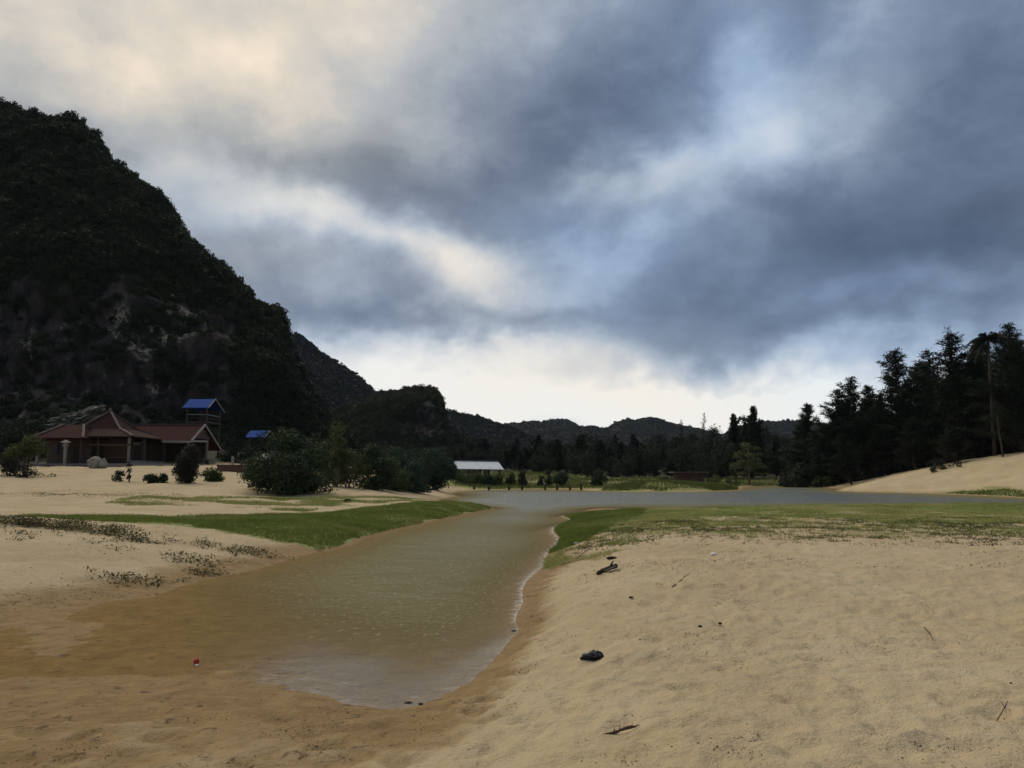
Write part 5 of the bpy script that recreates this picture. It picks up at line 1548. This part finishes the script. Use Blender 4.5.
tag(link('plant_litter', np_mesh('plant_litter', np.concatenate(VV), np.concatenate(FF), M['litter'])), 'dark crumbs of dead leaves and twigs strewn on the sand', 'litter', kind='stuff')

# ------------------------------------------------------------------ stray things on the sand
M['drift'] = simple('dark_driftwood', (0.065, 0.042, 0.030), .9, .6, 14, bump=.8, bscale=40)
M['drift_red'] = simple('reddish_stick', (0.15, 0.085, 0.06), .85, .6, 14, bump=.5, bscale=40)
M['black_bag'] = simple('black_plastic_bag', (0.012, 0.011, 0.018), .45, .3, 8, bump=.6, bscale=20, spec=.3)
M['red_pl'] = simple('red_plastic', (0.55, 0.03, 0.035), .45)
M['white_pl'] = simple('white_plastic', (0.75, 0.75, 0.73), .5)
M['pink_pl'] = simple('pink_plastic', (0.62, 0.10, 0.16), .5)
M['twig'] = simple('grey_brown_twig', (0.10, 0.07, 0.045), .9)


def on_sand(px, py):
    """where the sight line of a pixel meets the sand"""
    r = ray(px, py); r = r / r[1]
    d = np.linspace(3, 45, 4000)
    zz = CAMH + r[2] * d - height(r[0] * d, d)
    i = int(np.argmax(zz < 0))
    return np.array([r[0] * d[i], d[i], float(height(np.array([r[0] * d[i]]), np.array([d[i]]))[0])])


a, b = on_sand(598, 576), on_sand(616, 569)
lg = thing('driftwood_log', 'short dark split driftwood log on the right bank', 'log', tuple((a + b) / 2))
L = (b - a); ln = np.linalg.norm(L[:2])
mb = MB(); ax = L / np.linalg.norm(L) * ln
mb.tube([tuple(-ax * .5 + [0, 0, .04]), tuple(-ax * .2 + [0, 0, .05]), tuple(ax * .15 + [0, 0, .055]), tuple(ax * .5 + [0, 0, .05])], [.036, .044, .038, .041], 8)
mb.build('log_body', M['drift'], lg, True)
MB().tube([tuple(-ax * .25 + [0.02, -.034, .05]), tuple(ax * .38 + [0.02, -.032, .058])], [.017, .014], 6).build('pale_split', M['bark_pale'], lg, True)
MB().tube([tuple(ax * .2 + [0, 0, .08]), tuple(ax * .26 + [.03, .02, .16])], [.022, .008], 5).build('branch_stub', M['drift'], lg, True)
q = on_sand(611, 559)
tag(link('bark_chunk', rock_mesh('bark_chunk', 21, (.11, .07, .045), M['drift'], 3, .5), None, (q[0], q[1], q[2] + .02)), 'small dark chunk of bark just beyond the split log', 'wood')

q = on_sand(593, 659)
bg = thing('plastic_bag', 'crumpled black plastic bag lying on the right bank', 'bag', tuple(q))
me = rock_mesh('bag_body', 31, (.092, .078, .050), M['black_bag'], 4, .55); o = link('bag_body', me, bg, (0.01, 0, .03))
MB().tube([(-.07, -.01, .02), (-.10, -.025, .012), (-.125, -.035, .006)], [.035, .02, .006], 7).build('bag_corner', M['black_bag'], bg, True)

a, b = on_sand(603, 737), on_sand(637, 728)
st = thing('driftwood_stick', 'reddish-brown driftwood stick near the bottom of the picture', 'stick', tuple((a + b) / 2))
ax = b - a
pts = [tuple(ax * t + np.array([0, 0, .010 + .003 * math.sin(t * 9)]) + np.array([0, .004 * math.sin(t * 7), 0])) for t in np.linspace(-.5, .5, 9)]
MB().tube(pts, [.004, .008, .010, .012, .008, .011, .012, .009, .004], 7).build('stick_body', M['drift_red'], st, True)
for t, s in ((-.18, 1), (-.02, 1), (.33, -1)):
    c = ax * t + np.array([0, 0, .015])
    MB().tube([tuple(c), tuple(c + np.array([.006, .02 * s, .022]))], [.004, .0015], 5).build('twig_stub', M['drift_red'], st, True)
for k in range(2):
    c = ax * .48
    MB().tube([tuple(c + np.array([0, 0, .012])), tuple(c + np.array([.022, .008 - .02 * k, .018]))], [.004, .001], 5).build('fork_tip', M['bark_pale'], st, True)

q = on_sand(196, 666)
cp = thing('plastic_cup', 'small red and white plastic scrap at the edge of the shallows', 'litter', tuple(q))
MB().tube([(0, 0, .02), (0, 0, .05), (.012, .01, .075)], [.028, .034, .02], 8).build('red_top', M['red_pl'], cp, True)
MB().tube([(.012, -.03, .008), (.04, -.035, .012)], [.022, .016], 8).build('white_base', M['white_pl'], cp, True)
q = on_sand(537, 641)
tag(link('pink_scrap', rock_mesh('pink_scrap', 41, (.040, .035, .014), M['pink_pl'], 3, .6), None, (q[0], q[1], q[2] + .012)), 'small pink plastic scrap on the damp sand', 'litter')
for i, (px, py, sz, m, nm, lb, cat) in enumerate((
        (700, 627, (.026, .02, .014), 'black_bag', 'dark_pebble', 'dark blue pebble-like scrap left of the round dark pebble', 'scrap'),
        (720, 624, (.024, .02, .014), 'drift', 'dark_pebble', 'round dark pebble right of the dark blue scrap', 'pebble'),
        (714, 555, (.07, .05, .03), 'white_pl', 'white_scrap', 'white plastic scrap in the thin grass of the right bank', 'litter'),
        (408, 704, (.040, .020, .014), 'drift', 'dark_scrap', 'dark scrap at the tip of the inlet, left of two', 'scrap'),
        (421, 705, (.022, .016, .012), 'drift', 'dark_scrap', 'smaller dark scrap at the tip of the inlet, right of two', 'scrap'),
        (514, 632, (.035, .025, .018), 'drift', 'dark_scrap', 'dark scrap on the foam line of the inlet', 'scrap'),
        (631, 598, (.036, .02, .014), 'drift', 'dark_pebble', 'dark pebble below the split log', 'pebble'),
        (475, 544, (.04, .03, .03), 'drift', 'dark_scrap', 'dark scrap on the grass spit', 'scrap') if False else (348, 503, (.22, .15, .12), 'drift', 'dark_stone', 'dark stone on the thin grass of the left bank', 'stone'),
        (476, 545, (.05, .04, .03), 'white_pl', 'white_scrap', '', '') if False else (576, 544, (.085, .05, .03), 'white_pl', 'white_scrap', 'white scrap in the lush grass on the nose of the right bank', 'litter'),
        (498, 700, (.010, .008, .006), 'white_pl', 'white_crumb', 'tiny white crumb on the damp sand below the inlet', 'litter'),
        (686, 747, (.012, .008, .006), 'drift', 'dark_crumb', 'dark crumb on the dry sand right of the reddish stick', 'pebble'),
        (640, 640, (.012, .010, .007), 'drift', 'dark_crumb', 'dark crumb beside the crumpled black bag', 'pebble'),
        (1011, 684, (.012, .010, .007), 'drift', 'dark_crumb', 'dark crumb near the right edge above the forked twig', 'pebble'))):
    q = on_sand(px, py) if py > 505 else np.array(spot(px, 44))
    tag(link(nm, rock_mesh(nm, 50 + i, sz, M[m], 2, .4), None, (q[0], q[1], q[2] + sz[2] * .5)), lb, cat)
for px0, py0, px1, py1, lb in ((997, 722, 1008, 703, 'forked pale twig standing out of the sand at lower right'), (672, 588, 690, 574, 'long thin twig on the sand right of the split log'), (924, 628, 933, 641, 'thin bent twig on the dry sand at right'), (575, 560, 590, 548, 'pale dead stem lying at the edge of the lush grass')):
    a, b = on_sand(px0, py0), on_sand(px1, py1)
    t = thing('twig', lb, 'twig', tuple(a))
    v = b - a
    w = .0035 * (np.linalg.norm(a[:2]) / 7)
    MB().tube([(0, 0, .006), tuple(v * .5 + np.array([.01, 0, .02])), tuple(v + np.array([0, 0, .015]))], [w * 1.3, w, w * .4], 5).build('shaft', M['twig'], t, True)
    MB().tube([tuple(v * .55 + np.array([.01, 0, .02])), tuple(v * .85 + np.array([-.03, .02, .03]))], [w * .8, w * .3], 4).build('side_shoot', M['twig'], t, True)

# ------------------------------------------------------------------ haze
HAZE = 0.00006
if HAZE:
    hm = bpy.data.materials.new('thin_sea_haze'); hm.use_nodes = True
    hm.node_tree.nodes.clear()
    k = NT(hm.node_tree)
    pvn = k.n('ShaderNodeVolumePrincipled'); pvn.inputs['Color'].default_value = (.78, .88, 1.0, 1); pvn.inputs['Density'].default_value = HAZE
    oo = k.n('ShaderNodeOutputMaterial'); hm.node_tree.links.new(pvn.outputs[0], oo.inputs['Volume'])
    tag(MB().box(-1850, 1850, -1850, 1850, -6, 330).build('haze', hm), 'thin pale sea haze over the bay', 'haze', kind='stuff')
